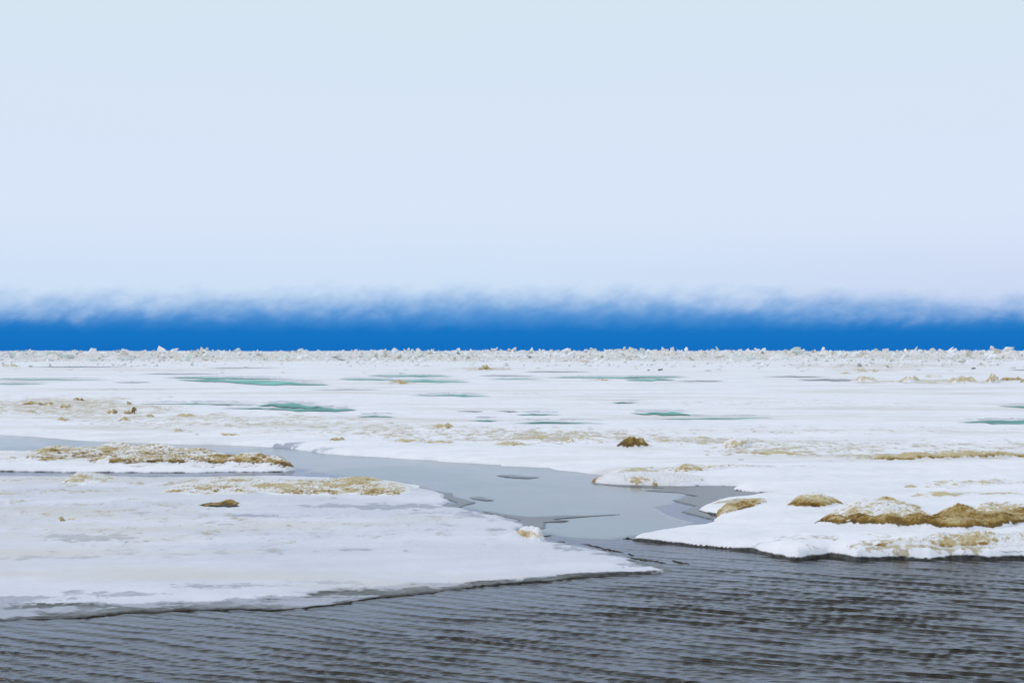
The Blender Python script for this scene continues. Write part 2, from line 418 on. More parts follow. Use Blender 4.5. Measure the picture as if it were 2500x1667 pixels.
SPEC = [(-60, 285, 926.5, 1.5, 1, 'deep'), (-40, 128, 937, 1.3, 0, 'deep'), (340, 560, 912.7, .9, 1, 'grey'), (270, 376, 933, 1.1, 0, 'grey'), (395, 720, 923, 1.8, 3, 'teal'),
        (430, 800, 932, 4.2, 14, 'teal'), (560, 815, 936.5, 3.6, 6, 'teal'), (750, 935, 951, 1.1, 0, 'grey'), (320, 640, 986, 1.1, 0, 'deep'), (540, 680, 996.3, 1.2, 0, 'deep'),
        (628, 790, 990, 5.5, 5, 'deep'), (640, 870, 999.5, 4.2, 4, 'deep'), (895, 1110, 917.6, 1.8, 2, 'teal'), (820, 985, 926, 1.4, 1, 'teal'), (945, 1150, 930.5, 3.0, 3, 'teal'),
        (1165, 1310, 917, 1.0, 1, 'grey'), (1190, 1335, 925.6, 1.0, 0, 'teal'), (1275, 1450, 907, .9, 0, 'grey'), (1335, 1580, 921.5, 1.6, 2, 'teal'), (1500, 1680, 920, 1.3, -1, 'teal'),
        (1525, 1650, 927, 2.4, 0, 'teal'), (995, 1200, 965.6, 2.4, 3, 'deep'), (868, 970, 1016.5, 2.0, 2, 'deep'), (800, 862, 1001.5, 1.3, 0, 'deep'), (1255, 1375, 1011.6, 1.6, 0, 'deep'),
        (1150, 1215, 1026.3, 1.6, 0, 'deep'), (1245, 1500, 1031.5, 2.1, 1, 'deep'), (1490, 1565, 982.3, 1.2, 0, 'deep'), (1535, 1690, 1009.5, 4.0, 3, 'deep'), (1590, 1890, 1021.5, 1.7, -4, 'deep'),
        (1205, 1270, 1003.3, .9, 0, 'grey'), (1115, 1180, 1003.6, .9, 0, 'grey'), (1850, 2030, 919, 1.1, 1, 'grey'), (1945, 2110, 927.3, 2.1, 1, 'grey'), (1640, 1770, 930, 1.0, 0, 'grey'),
        (2430, 2620, 993, 2.6, 2, 'deep'), (2335, 2640, 1031.5, 5.0, 6, 'deep'), (2440, 2700, 1035, 5.0, 6, 'teal'), (2455, 2560, 902.6, .9, 0, 'grey'), (1700, 1740, 874.8, .9, 0, 'grey'), (2270, 2310, 873.4, .8, 0, 'grey'),
        (60, 330, 895.6, .8, 0, 'grey'), (500, 700, 898, .7, 0, 'grey')]
for i, sp in enumerate(SPEC): lens(*sp, seed=i)

# rubble heaps of the ridge: pixel column, half width, distance, height of the top
HEAPS = [(60, 45, 440, 858), (140, 50, 420, 862), (290, 40, 400, 864), (222, 24, 560, 852), (380, 22, 580, 853), (505, 34, 580, 853), (700, 40, 600, 855), (930, 50, 580, 854), (1024, 16, 470, 855),
         (1100, 30, 560, 855), (1150, 14, 460, 860), (1390, 24, 580, 854), (1445, 26, 570, 851), (1530, 34, 560, 851), (1600, 34, 570, 851), (1640, 20, 560, 851), (1770, 26, 560, 854), (1830, 26, 520, 856),
         (1900, 30, 440, 858), (1945, 36, 450, 850), (1960, 26, 420, 862), (2010, 18, 520, 851), (2036, 20, 440, 861), (2150, 34, 490, 851), (2115, 22, 430, 862), (2230, 40, 560, 854), (2296, 16, 530, 853), (2370, 40, 480, 856), (2455, 36, 500, 850)]
# ------------------------------------------------------------------ heights of the three ice sheets
def field_h(X, Y, sd=None):
    d = Y
    PX, PY = topx(X, np.maximum(Y, 5))
    near = 1 - sst(d, 45, 75)
    h = 0.15 + 0.05 * fbm(X, Y, 9.0, 3, seed=1) * near
    h = h + 0.022 * fbm(X, Y * 0.6, 1.1, 4, 0.55, seed=5) * (1 - sst(d, 50, 85))
    # wind drifts lying across the shelf in the foreground
    h = h + 0.05 * sst(pn(X * 0.12 + 3, Y * 0.42 + 0.12 * X, 9), 0.0, 0.7) * near
    dirt = stains(PX, PY, DIRT_FIELD)
    h = h + 0.08 * sst(PX, 1840, 1960) * sst(PY, 1290, 1320) * near
    h = h + dirt * near * 0.07 * np.clip(ridged(X, Y, 0.55, 3, 21), -0.2, 1)
    # rubble heaps rising towards the pressure ridge
    A = np.zeros_like(X)
    for dc, a, wd, sc, sdn in ((330, .5, 30, 26, 60), (430, 1.0, 40, 34, 62), (560, 1.9, 60, 42, 64), (780, 2.85, 90, 60, 66), (1000, 2.6, 120, 80, 68)):
        cen = dc + 40 * pn(X / 90, X * 0, sdn)
        lump = 0.62 + 0.75 * fbm(X, Y * 0.5, sc, 3, 0.6, sdn + 3)
        if dc >= 780: lump = 0.86 + 0.28 * fbm(X, Y * 0.5, sc, 3, 0.6, sdn + 3)
        A = np.maximum(A, a * np.exp(-((d - cen) / wd) ** 2) * np.clip(lump, 0, 2))
    A = A + sst(d, 270, 420) * (0.55 * np.clip(ridged(X, Y, 9.0, 4, 80), -0.3, 1) * sst(d, 330, 520) + 0.14 * np.clip(ridged(X, Y, 5.0, 3, 83), -0.3, 1))
    for px, hw, dd, ty in HEAPS:
        top = CAM_H + (HORIZON - ty) * dd / FPX - 0.05
        gx = (px - 1250) / FPX * dd; sx = hw * dd / FPX * 0.75
        m = (np.abs(X - gx) < 2.6 * sx) & (np.abs(d - dd) < 40)
        if not m.any(): continue
        e = top * np.exp(-((X[m] - gx) / sx) ** 2 - ((d[m] - dd) / 14.0) ** 2) * (0.85 + 0.4 * fbm(X[m], d[m] * .5, 5.0, 3, 0.6, int(px) % 50))
        A[m] = np.maximum(A[m], e)
    h = h + A
    if sd is not None:
        w_ = 0.10 + 0.0035 * np.maximum(d - 20, 0)
        lip = np.where(sd > 0, 1 - np.exp(-np.maximum(sd, 0) / w_), sd / w_)
        lip = np.where(sd > 0, 0.30 * np.clip(sd / 0.09, 0, 1) + 0.70 * (1 - np.exp(-np.maximum(sd, 0) / (w_ * 2.2))), np.maximum(sd / 0.05, -4))
        h = np.where(sd > 0, h * lip, 0.05 * lip)
    return h

def left_h(X, Y, sd, sdsnow):
    PX, PY = topx(X, np.maximum(Y, 5))
    h = 0.045 + 0.02 * fbm(X, Y, 4.0, 3, seed=31) + 0.006 * fbm(X, Y * 0.6, 0.6, 3, seed=35)
    dirt = stains(PX, PY, DIRT_LEFT)
    h = h + dirt * 0.085 * np.clip(ridged(X, Y, 0.4, 3, 41), -0.1, 1)
    snow = sst(sdsnow + 0.45 * fbm(X, Y * 1.6, 1.1, 6, 0.72, 43) + 0.10, -0.22, 0.22)
    h = h * snow + (0.014 + 0.012 * fbm(X, Y, 0.35, 3, 0.6, 44)) * (1 - snow)
    e = np.clip(sd / 0.06, -2, 1)
    return np.where(sd > 0, h * np.clip(sd / 0.06, 0, 1), 0.03 * e), dirt, snow

def isle_h(X, Y, sd):
    PX, PY = topx(X, np.maximum(Y, 5))
    dirt = stains(PX, PY, DIRT_ISLE)
    h = 0.10 + 0.03 * fbm(X, Y, 3.0, 3, seed=51) + 0.07 * dirt * np.clip(ridged(X, Y, 0.4, 3, 53), -0.1, 1)
    w_ = 0.16
    h = np.where(sd > 0, h * (0.35 * np.clip(sd / 0.05, 0, 1) + 0.65 * (1 - np.exp(-np.maximum(sd, 0) / w_))), 0.05 * np.maximum(sd / 0.05, -4))
    return h, dirt

# ------------------------------------------------------------------ ice field
PXC = np.concatenate([np.linspace(-12000, -700, 26)[:-1], np.arange(-700, 3201, 3.1), np.linspace(3201, 14000, 26)[1:]])
ys = np.concatenate([np.arange(1392, 1200, -0.95), np.arange(1200, 1040, -1.05), np.arange(1040, 930, -1.5)])
dn = ground(np.full_like(ys, 1250.0), ys)[1]
df = np.arange(dn[-1] + 2.0, 760, 3.6)
dfar = np.array(list(np.arange(766, 1150, 9.0)) + [1200, 1300, 1500, 2000, 3000, 4500, 7500])
D1 = np.concatenate([dn, df, dfar])
X, Y = fan(PXC, D1)
jag = 0.10 * fbm(X, Y, 0.9, 4, 0.62, 15) + 0.07 * fbm(X, Y, 3.5, 2, 0.5, 17)
sd = sdf(X, Y, FIELD_W) + jag * np.clip(1.6 - Y / 60.0, 0.2, 1)
Z = field_h(X, Y, sd)
PX, PY = topx(X, Y)
# level the ice under every pond
pm = np.zeros_like(X); fringe = np.zeros_like(X)
for xs_, ysn, kind, n in PONDS:
    cx, cy = xs_.mean(), ysn.mean(); hw = (xs_.max() - xs_.min()) / 2; hh = (ysn.max() - ysn.min()) / 2
    if cy < 885: continue
    q = np.maximum(np.abs(PX - cx) / (hw + 14), np.abs(PY - cy) / (hh + 2.8))
    pm = np.maximum(pm, 1 - sst(q, 0.95, 1.25))
    q2 = np.sqrt(((PX - cx) / (hw * 1.12 + 6)) ** 2 + ((PY - cy) / (hh + 2.0)) ** 2)
    fringe = np.maximum(fringe, (0.28 if kind == 'grey' else 0.45) * (1 - sst(q2, 0.55, 1.15)))
Z = Z * (1 - pm) + (POND_Z - 0.03) * pm
dirt = stains(PX, PY, DIRT_FIELD)
dirt = np.clip(dirt * 1.45, 0, 1) * (1 - 0.8 * pm)
wet = np.clip(1.15 - sd / (0.060 + 0.05 * fbm(X, Y, 1.3, 3, 0.6, 91)), 0, 1) * (1 - 0.8 * sst(Y, 27, 36)) * (Y < 60)  # darkens the waterline: wet ice plus painted shade of the undercut lip
slush = stains(PX, PY, [(1980, 1345, 200, 6, .35), (1560, 1178, 130, 5, .5), (2100, 1345, 350, 12, .22), (2350, 1010, 200, 12, .12), (1850, 990, 300, 6, .25), (2100, 1000, 300, 14, .22), (300, 955, 200, 3, .5), (1300, 966, 160, 2, .4),
                        (1900, 1178, 200, 4, .25), (1100, 1000, 900, 30, .12), (400, 965, 500, 14, .12), (700, 1093, 60, 4, .6), (780, 1104, 60, 5, .4), (1900, 1158, 120, 3, .35)])
slush = np.maximum(slush, fringe)
field = grid_mesh('ice_field', X, Y, Z, sd > -0.5, {'dirt': dirt, 'wet': wet, 'slush': slush, 'rust': 0.28 + 0.0 * dirt}, M_field)
tag(field, kind='structure', label='snow covered sea ice stretching to the horizon')
del X, Y, Z, PX, PY, sd, pm, dirt, wet, slush, jag

# ------------------------------------------------------------------ near floe
PXL = np.concatenate([np.linspace(-1600, -500, 12)[:-1], np.arange(-500, 1690, 2.9)])
ys = np.arange(1545, 1150, -0.95)
D2 = ground(np.full_like(ys, 1250.0), ys)[1]
X, Y = fan(PXL, D2)
sd = sdf(X, Y, LEFT_W) + 0.11 * fbm(X, Y, 0.8, 5, 0.65, 115) + 0.05 * fbm(X, Y, 2.5, 2, 0.5, 117)
sds = sdf(X, Y, SNOWL_W)
Z, dirt, snow = left_h(X, Y, sd, sds)
PX, PY = topx(X, Y)
slush = stains(PX, PY, SLUSH_LEFT)
slush = np.maximum(slush, (1 - snow) * 0.9)
edge = 1 - np.clip(sd / 0.10, 0, 1)
front = (PY > 1370) & (PX < 1660)
brk = fbm(X, Y * 2.2, 1.4, 6, 0.72, 119)
wet = (1 - snow) * (0.52 + 1.5 * brk) + np.where(front, (0.42 + 0.5 * brk) * (1 - sst(sd, 0.02, 0.45)), 0.30 * edge)
wet = np.where(front, np.maximum(wet, (1 - sst(sd, 0.03, 0.16)) * (0.75 + 0.6 * brk)), wet)
rim = sst(PX, 900, 1100) * (1 - sst(PX, 1480, 1640)) * np.where(front, 1, 0)
wet = np.clip(wet + rim * 0.5 * (1 - sst(sd, 0.0, 0.22)), 0, 1)
left = grid_mesh('ice_floe', X, Y, Z, sd > -0.15, {'dirt': dirt, 'wet': wet, 'slush': slush, 'rust': 0.30 + 0.0 * dirt}, M_floe)
tag(left, 'large flat snowy floe filling the left foreground with a dark wet front edge', 'ice floe')
del X, Y, Z, PX, PY, sd, sds

# ------------------------------------------------------------------ small floe in the channel
X, Y = fan(np.concatenate([np.linspace(-900, -450, 8)[:-1], np.arange(-450, 760, 2.6)]), ground(np.full(110, 1250.0), np.linspace(1162, 1092, 110))[1])
sd = sdf(X, Y, ISLE_W) + 0.09 * fbm(X, Y, 1.0, 4, 0.6, 215)
Z, dirt = isle_h(X, Y, sd)
wet = np.clip(1 - (sd + 0.02) / 0.10, 0, 1) * 0.8
grid = grid_mesh('ice_floe', X, Y, Z, sd > -0.3, {'dirt': dirt, 'wet': wet, 'slush': 0.0 * dirt, 'rust': 0.40 + 0.0 * dirt}, M_field)
tag(grid, 'low white floe in the grey channel at the left carrying two brown crusts', 'ice floe')
del X, Y, Z, sd

# ------------------------------------------------------------------ thin grey ice in the channel
THIN = [(-900, 1040), (600, 1070), (1500, 1140), (1560, 1178), (1640, 1192), (1680, 1206), (1640, 1232), (1600, 1240), (1640, 1262), (1690, 1275), (1650, 1300), (1560, 1306),
        (1480, 1318), (1390, 1312), (1330, 1300), (1305, 1296), (1325, 1285), (1330, 1270), (1420, 1262), (1380, 1259), (1285, 1264), (1240, 1258), (1180, 1247), (1150, 1240), (1128, 1236), (1160, 1228),
        (1125, 1218), (1105, 1205), (1060, 1197), (1000, 1180), (760, 1152), (740, 1158), (-900, 1158)]
HOLES = [[(1222, 1162), (1250, 1160), (1275, 1164), (1314, 1166), (1290, 1169), (1240, 1167)], [(1340, 1271), (1360, 1268), (1386, 1272), (1372, 1276), (1345, 1275)],
         [(1148, 1215), (1175, 1214), (1202, 1222), (1190, 1223), (1158, 1219)], [(-900, 1149), (700, 1151), (760, 1149), (735, 1156), (-900, 1160)], [(540, 1107), (585, 1107), (560, 1112), (545, 1113)],
         [(720, 1144), (765, 1147), (740, 1150), (700, 1153)]]
X, Y = fan(np.concatenate([np.linspace(-900, -300, 8)[:-1], np.arange(-300, 1800, 4.0)]), ground(np.full(230, 1250.0), np.linspace(1345, 1045, 230))[1])
sd = sdf(X, Y, to_world(THIN))
for hp in HOLES: sd = np.minimum(sd, -sdf(X, Y, to_world(hp)))
sd = sd + 0.10 * fbm(X, Y, 1.6, 4, 0.55, 315)
# frayed outer limit where the skin of ice gives way to ripples
Z = np.clip(sd / 0.10, -1, 1) * 0.008
thin = grid_mesh('thin_ice', X, Y, Z, sd > -0.3, {}, M_thin)
tag(thin, kind='structure', label='smooth grey skin of thin ice over the channel')
del X, Y, Z, sd

# ------------------------------------------------------------------ dark leads of young clear ice
M_lead = mat_pond('dark_young_ice', (0.030, 0.030, 0.038, 1), (0.065, 0.065, 0.08, 1))
M_lead.node_tree.nodes['Principled BSDF'].inputs['Roughness'].default_value = 0.22
M_lead.node_tree.nodes['Principled BSDF'].inputs['Specular IOR Level'].default_value = 0.16
LEADS = [[(1020, 1195), (1052, 1197), (1082, 1203), (1105, 1205), (1104, 1212), (1128, 1219), (1162, 1227), (1136, 1233), (1118, 1241), (1122, 1249), (1085, 1249), (1098, 1243), (1074, 1237), (1118, 1230), (1092, 1219), (1085, 1210), (1050, 1202)],
         [(1178, 1248), (1212, 1253), (1258, 1260), (1305, 1263), (1401, 1261), (1450, 1259), (1512, 1257), (1430, 1262.5), (1401, 1264), (1348, 1269), (1385, 1272), (1346, 1275), (1326, 1277), (1331, 1289), (1306, 1297), (1278, 1299), (1262, 1290), (1268, 1272), (1240, 1264), (1206, 1259)],
         [(1440, 1181), (1508, 1184), (1600, 1187), (1700, 1188), (1795, 1188), (1790, 1199), (1850, 1203), (1910, 1206), (1850, 1210), (1770, 1219), (1735, 1232), (1706, 1246), (1735, 1259), (1746, 1270), (1712, 1262), (1668, 1250), (1700, 1236), (1640, 1222), (1705, 1212), (1655, 1204), (1570, 1199), (1620, 1193), (1520, 1189)],
         [(1212, 1162), (1240, 1159.5), (1262, 1162), (1290, 1164), (1316, 1166), (1290, 1168.5), (1255, 1166.5)], [(1148, 1215), (1175, 1214), (1202, 1222), (1190, 1223), (1158, 1219)]]
for P in LEADS:
    P = np.array(P, float)
    x0, x1 = P[:, 0].min() - 8, P[:, 0].max() + 8; y0, y1 = P[:, 1].min() - 2, P[:, 1].max() + 2
    nr = int((y1 - y0) / 0.45) + 4
    X, Y = fan(np.arange(x0, x1, 1.6), ground(np.full(nr, 1250.0), np.linspace(y1, y0, nr))[1])
    sd = sdf(X, Y, to_world(P)) + 0.07 * fbm(X, Y, 0.5, 4, 0.6, 510)
    Z = 0.010 + np.clip(sd, -0.05, 0.02) * 0.35
    o = grid_mesh('dark_lead', X, Y, Z, sd > -0.06, {}, M_lead)
    tag(o, kind='structure')

# ------------------------------------------------------------------ open water with wind ripples
ys = np.concatenate([np.arange(1800, 1690, -1.8), np.arange(1690, 1500, -0.95), np.arange(1500, 1380, -0.8), np.arange(1380, 1290, -1.3), np.arange(1290, 1050, -8.0)])
Dw = ground(np.full_like(ys, 1250.0), ys)[1]
Dw = np.concatenate([[-400, -100, -20, 0, 3, 6, 8.5], Dw, [60, 80, 120, 300, 1500]])
X, Y = fan(np.concatenate([np.linspace(-30000, -400, 14)[:-1], np.arange(-400, 2901, 3.0), np.linspace(2901, 32000, 14)[1:]]), Dw)
sd = np.maximum(sdf(X, Y, LEFT_W), sdf(X, Y, FIELD_W))
away = np.clip(-sd, 0, 10)
PX, PY = topx(X, np.maximum(Y, 5))
amp = 0.55 + 0.57 * sst(away, 0.0, 2.2)
amp = amp * (1 - sst(Y, 19.5, 25.5)) * 0.98
amp = amp + 0.10 * (1 - sst(Y, 23, 30)) * sst(PX, 1250, 1700)
amp = np.where(Y < 8.6, 0.4, amp)
amp *= (1 + 0.35 * fbm(X, Y, 2.6, 2, 0.5, 404))
wx = X + 0.16 * fbm(X, Y, 2.2, 2, 0.5, 401); wy = Y + 0.16 * fbm(X, Y, 1.9, 2, 0.5, 402)
r = np.random.RandomState(77)
GROUPS = [[(r.uniform(0.235, 0.30), r.normal(30, 4), 1.0) for _ in range(14)], [(r.uniform(0.15, 0.20), r.normal(26, 8), 1.0) for _ in range(14)],
          [(r.uniform(0.38, 0.55), r.normal(30, 9), 1.0) for _ in range(6)], [(r.uniform(0.075, 0.13), r.normal(22, 22), 1.0) for _ in range(28)], [(r.uniform(0.11, 0.20), r.normal(-36, 8), 1.0) for _ in range(8)]]
SLOPE = [0.112, 0.070, 0.035, 0.075, 0.040]          # root mean square steepness of each group
H = np.zeros_like(X); DX = np.zeros_like(X); DY = np.zeros_like(X)
for gi, (grp, sl) in enumerate(zip(GROUPS, SLOPE)):
    re = np.zeros_like(X); im = np.zeros_like(X); kx0 = ky0 = k0 = 0
    for lam, ang, wt_ in grp:
        a_ = math.radians(ang); k = 2 * math.pi / lam
        kx, ky = math.sin(a_) * k, math.cos(a_) * k
        ph = kx * wx + ky * wy + (1.1 * np.sin(wx * .55 + gi) if gi < 2 else 0.0) + r.rand() * 6.283
        re += np.cos(ph); im += np.sin(ph)
        kx0 += kx / len(grp); ky0 += ky / len(grp); k0 += k / len(grp)
    rms = math.sqrt(len(grp)); m_ = np.hypot(re, im) / rms
    g_ = 1.0 / (0.55 + 0.65 * m_)
    A = sl * 1.414 / k0 / rms * g_
    H += A * im; DX += kx0 / k0 * A * re; DY += ky0 / k0 * A * re
env = amp
hh = H * env
Z = hh + 6.0 * hh * np.maximum(hh, 0)
calm = np.clip(amp * 0.8 + 0.40, 0, 1)
water = grid_mesh('water', X + 0.9 * DX * env, Y + 0.9 * DY * env - 2.6 * Z, Z, np.ones_like(X, bool), {'calm': calm}, M_water)
tag(water, kind='structure', label='dark rippled open water in front of the ice')
del X, Y, Z, H, DX, DY, sd, amp

# ------------------------------------------------------------------ melt ponds
for pi, (xs_, ysn, kind, n) in enumerate(PONDS):
    zz = (POND_Z if ysn.mean() > 885 else 0.75) + 0.004 * (pi % 7)
    gx, gy = ground(xs_, ysn, zz)
    me = bpy.data.meshes.new('melt_pond')
    vs = [(a, b_, zz) for a, b_ in zip(gx, gy)]
    fs = [(i, i + 1, 2 * n - 2 - i, 2 * n - 1 - i) for i in range(n - 1)]
    me.from_pydata(vs, [], fs); me.update()
    me.materials.append({'teal': M_teal, 'deep': M_deep, 'grey': M_greyp}[kind])
    o = bpy.data.objects.new('melt_pond', me); C.objects.link(o); tag(o, kind='structure')

# ------------------------------------------------------------------ mounds and crusts of dirty ice
def base_field(X, Y):
    if Y.min() > 60: return field_h(X, Y)
    return field_h(X, Y, sdf(X, Y, FIELD_W))
def base_left(X, Y): return np.full_like(X, 0.045)
def base_isle(X, Y): return isle_h(X, Y, sdf(X, Y, ISLE_W))[0]

def mound(name, label, cat, outline, H, peaks=(), base=base_field, dirt=0.8, rust=0.5, snowtop=0.5, rough=0.02, grain=0.10,
          shoulder=0.35, mat=None, group=None, xstep=1.6, rowmin=26, lean=0.0, seed=None, slushv=0.0, wetv=0.0):
    hw_small = len(outline) == 2
    seed = seed if seed is not None else (abs(hash(label)) % 97 if False else sum(map(ord, label)) % 97)
    P = np.array(outline, float)
    if len(P) == 2:                                  # ((cx, cy), (half width, half height)) an ellipse
        (cx, cy), (hw, hh) = P
        t = np.linspace(0, 2 * math.pi, 22)[:-1]
        rr = 1 + 0.20 * np.sin(3 * t + seed) + 0.14 * np.sin(5 * t + 2 * seed)
        if not len(peaks):
            q = np.random.RandomState(seed)
            peaks = [(cx + hw * q.uniform(-.75, .75), cy + hh * q.uniform(-.5, .5), H * q.uniform(.45, 1.0), hw * q.uniform(.18, .5)) for _ in range(5)]
            H = H * 0.6
        P = np.stack([cx + hw * np.cos(t) * rr, cy + hh * np.sin(t) * rr], 1)
    W = to_world(P)
    x0, x1 = P[:, 0].min(), P[:, 0].max(); y0, y1 = P[:, 1].min(), P[:, 1].max()
    nx = int(np.clip((x1 - x0) * 1.06 / xstep, 24, 420)); ny = int(np.clip((y1 - y0) * 1.1 / 0.42, rowmin, 150))
    X, Y = fan(np.linspace(x0 - 0.03 * (x1 - x0), x1 + 0.03 * (x1 - x0), nx), ground(np.full(ny, 1250.0), np.linspace(y1 + 0.05 * (y1 - y0), y0 - 0.05 * (y1 - y0), ny))[1])
    dpt = Y.max() - Y.min()
    sd = sdf(X, Y, W) + 0.06 * dpt * fbm(X, Y, 0.25 * dpt + 0.15, 3, 0.6, seed)
    inr = max(sd.max(), 1e-3)
    t = np.clip(sd / (shoulder * inr), -1, 1)
    dome = np.where(t > 0, np.sqrt(np.clip(1 - (1 - t) ** 2, 0, 1)), t * 1.2)
    h = np.full_like(X, H * 0.35 if len(peaks) else H)
    for px, py, ph, rx in peaks:
        gx, gy = ground(px, py)
        sx = max(rx * gy / FPX, 1e-3); sy = max(sx * 0.8, dpt * 0.28)
        h = np.maximum(h, ph * np.exp(-((X - gx) / sx) ** 2 - ((Y - gy) / sy) ** 2) + H * 0.2)
    big = 1 + (0.55 if H < .03 or hw_small else 0.30) * fbm(X, Y, max(H * 2.0, grain * 3), 3, 0.55, seed + 5)
    cr = ridged(X, Y, grain, 3, seed + 9)
    hz = h * dome * big + np.clip(t, 0, 1) * rough * (cr * 1.2 + 0.6 * fbm(X, Y, grain * 0.45, 3, 0.6, seed + 13))
    Z = base(X, Y) + np.where(t > 0, hz, 0.25 * H * t - 0.01)
    # how far each face is turned up decides how much loose snow lies on it
    gyz, gxz = np.gradient(Z)
    dxs = np.gradient(X, axis=1); dys = np.gradient(Y, axis=0)
    slope = np.hypot(gxz / np.maximum(np.abs(dxs), 1e-6), gyz / np.maximum(np.abs(dys), 1e-6))
    face = gyz / np.maximum(np.abs(dys), 1e-6)
    flat = 1 - np.maximum(sst(slope, 0.35, 1.1), sst(face, 0.08, 0.40))
    patch = fbm(X, Y, grain * 5, 3, 0.6, seed + 21)
    rel = hz / max(hz.max(), 1e-4)
    dv = np.clip(dirt + 0.35 * patch - snowtop * (0.7 * flat + 0.45 * sst(rel, .35, .85)), 0, 1) * sst(t, -0.1, 0.35) + 0.05
    rv = np.clip(rust + 0.55 * patch - 0.25 * flat + 0.35 * (1 - sst(rel, 0.15, 0.5)) - 0.15, 0, 1)  # base term paints shade under the front into the sediment brown
    o = grid_mesh(name, X, Y, Z, t > -0.35, {'dirt': dv, 'rust': rv, 'wet': wetv + 0 * dv, 'slush': slushv + 0 * dv}, mat or M_mound)
    tag(o, label, cat, group)
    return o

mound('ice_mound', 'broad snow-capped mound with a golden brown front face on the right shelf', 'ice mound',
      [(1984, 1297), (2020, 1306), (2060, 1311), (2110, 1313), (2160, 1319), (2230, 1323), (2300, 1323), (2330, 1300), (2290, 1282), (2240, 1272), (2150, 1264), (2070, 1270), (2020, 1284)],
      0.13, [(2125, 1284, .27, 90), (2060, 1298, .10, 60), (2200, 1300, .13, 80), (2170, 1276, .20, 90)], dirt=.62, rust=.30, snowtop=.42, rough=.024, grain=.13, xstep=1.2, shoulder=.30)
mound('ice_mound', 'dark brown peaked mound at the right edge of the picture', 'ice mound',
      [(2235, 1314), (2290, 1321), (2350, 1324), (2410, 1320), (2440, 1316), (2520, 1308), (2640, 1306), (2760, 1300), (2700, 1280), (2500, 1276), (2400, 1280), (2300, 1290)],
      0.12, [(2345, 1303, .225, 62), (2430, 1298, .13, 70), (2270, 1306, .13, 50), (2540, 1290, .18, 120), (2300, 1312, .12, 40)], dirt=1.05, rust=.80, snowtop=.30, rough=.028, grain=.12, xstep=1.2, shoulder=.32)
mound('ice_mound', 'small rounded tan crusted mound left of the broad brown one', 'ice mound',
      [(1920, 1256), (1960, 1259), (2020, 1258), (2062, 1254), (2040, 1246), (1990, 1243), (1940, 1247)], .14, [(1985, 1251, .155, 50)], dirt=.85, rust=.42, snowtop=.5, rough=.02, grain=.11)
mound('ice_mound', 'brown low crest trailing right behind the broad snow-capped mound', 'ice mound',
      [(2130, 1262), (2180, 1268), (2240, 1264), (2250, 1257), (2190, 1252), (2140, 1254)], .10, [(2165, 1260, .15, 45)], dirt=.95, rust=.5, snowtop=.35, rough=.02, grain=.11)
mound('ice_mound', 'pale beige lumpy crust behind the dark peak at the right edge', 'ice crust',
      [(2370, 1270), (2420, 1278), (2500, 1280), (2640, 1276), (2640, 1258), (2500, 1254), (2400, 1258)], .07, [(2400, 1266, .10, 40), (2500, 1268, .09, 60)], dirt=.60, rust=.2, snowtop=.4, rough=.03, grain=.14)
mound('ice_crust', 'orange brown ice ledge at the tip of the small inlet', 'ice ledge',
      [(1744, 1265), (1775, 1267), (1800, 1261), (1850, 1254), (1876, 1249), (1840, 1246), (1780, 1249), (1750, 1256)], .035, [(1770, 1261, .05, 40), (1840, 1250, .03, 40)], dirt=1.1, rust=.70, snowtop=.45, rough=.012, grain=.10)
mound('ice_mound', 'round brown hummock standing alone above the channel', 'ice hummock',
      [(1506, 1104), (1530, 1108), (1560, 1107), (1590, 1104), (1580, 1100), (1545, 1098), (1512, 1100)], .16, [(1540, 1104, .24, 26), (1562, 1103, .19, 20)], dirt=1.2, rust=.85, snowtop=.08, rough=.035, grain=.15, shoulder=.45, xstep=.8)
mound('ice_mound', 'pale cream hummock right of the round brown one', 'ice hummock',
      [(1762, 1107), (1790, 1110), (1825, 1107), (1840, 1101), (1810, 1098), (1775, 1100)], .14, [(1800, 1104, .20, 34)], dirt=.62, rust=.25, snowtop=.3, rough=.03, grain=.14, xstep=.9)
mound('ice_ridge', 'long low brown ridge across the snow at the far right', 'ice ridge',
      [(2118, 1136), (2160, 1137), (2300, 1136), (2480, 1131), (2560, 1130), (2500, 1127), (2350, 1127), (2200, 1130)], .08, [(2150, 1134, .10, 36), (2240, 1133, .09, 60), (2340, 1131, .13, 70), (2420, 1130, .11, 60)], dirt=.9, rust=.42, snowtop=.35, rough=.03, grain=.16)
mound('ice_crust', 'crumbly white ledge of slush jutting left into the channel', 'ice ledge',
      [(1436, 1177), (1475, 1181), (1520, 1184), (1600, 1186), (1680, 1186), (1732, 1183), (1690, 1174), (1600, 1170), (1520, 1170), (1470, 1172)], .03, [(1500, 1179, .035, 40), (1570, 1179, .045, 50), (1650, 1179, .04, 60)],
      dirt=.30, rust=.25, snowtop=.3, rough=.035, grain=.11, xstep=1.0)
mound('ice_crust', 'row of yellowish tufts behind the crumbly slush ledge', 'ice crust',
      [(1600, 1168), (1660, 1171), (1760, 1166), (1830, 1161), (1780, 1158), (1660, 1160)], .05, [(1675, 1165, .10, 30), (1740, 1164, .05, 40)], dirt=.6, rust=.35, snowtop=.35, rough=.03, grain=.15)
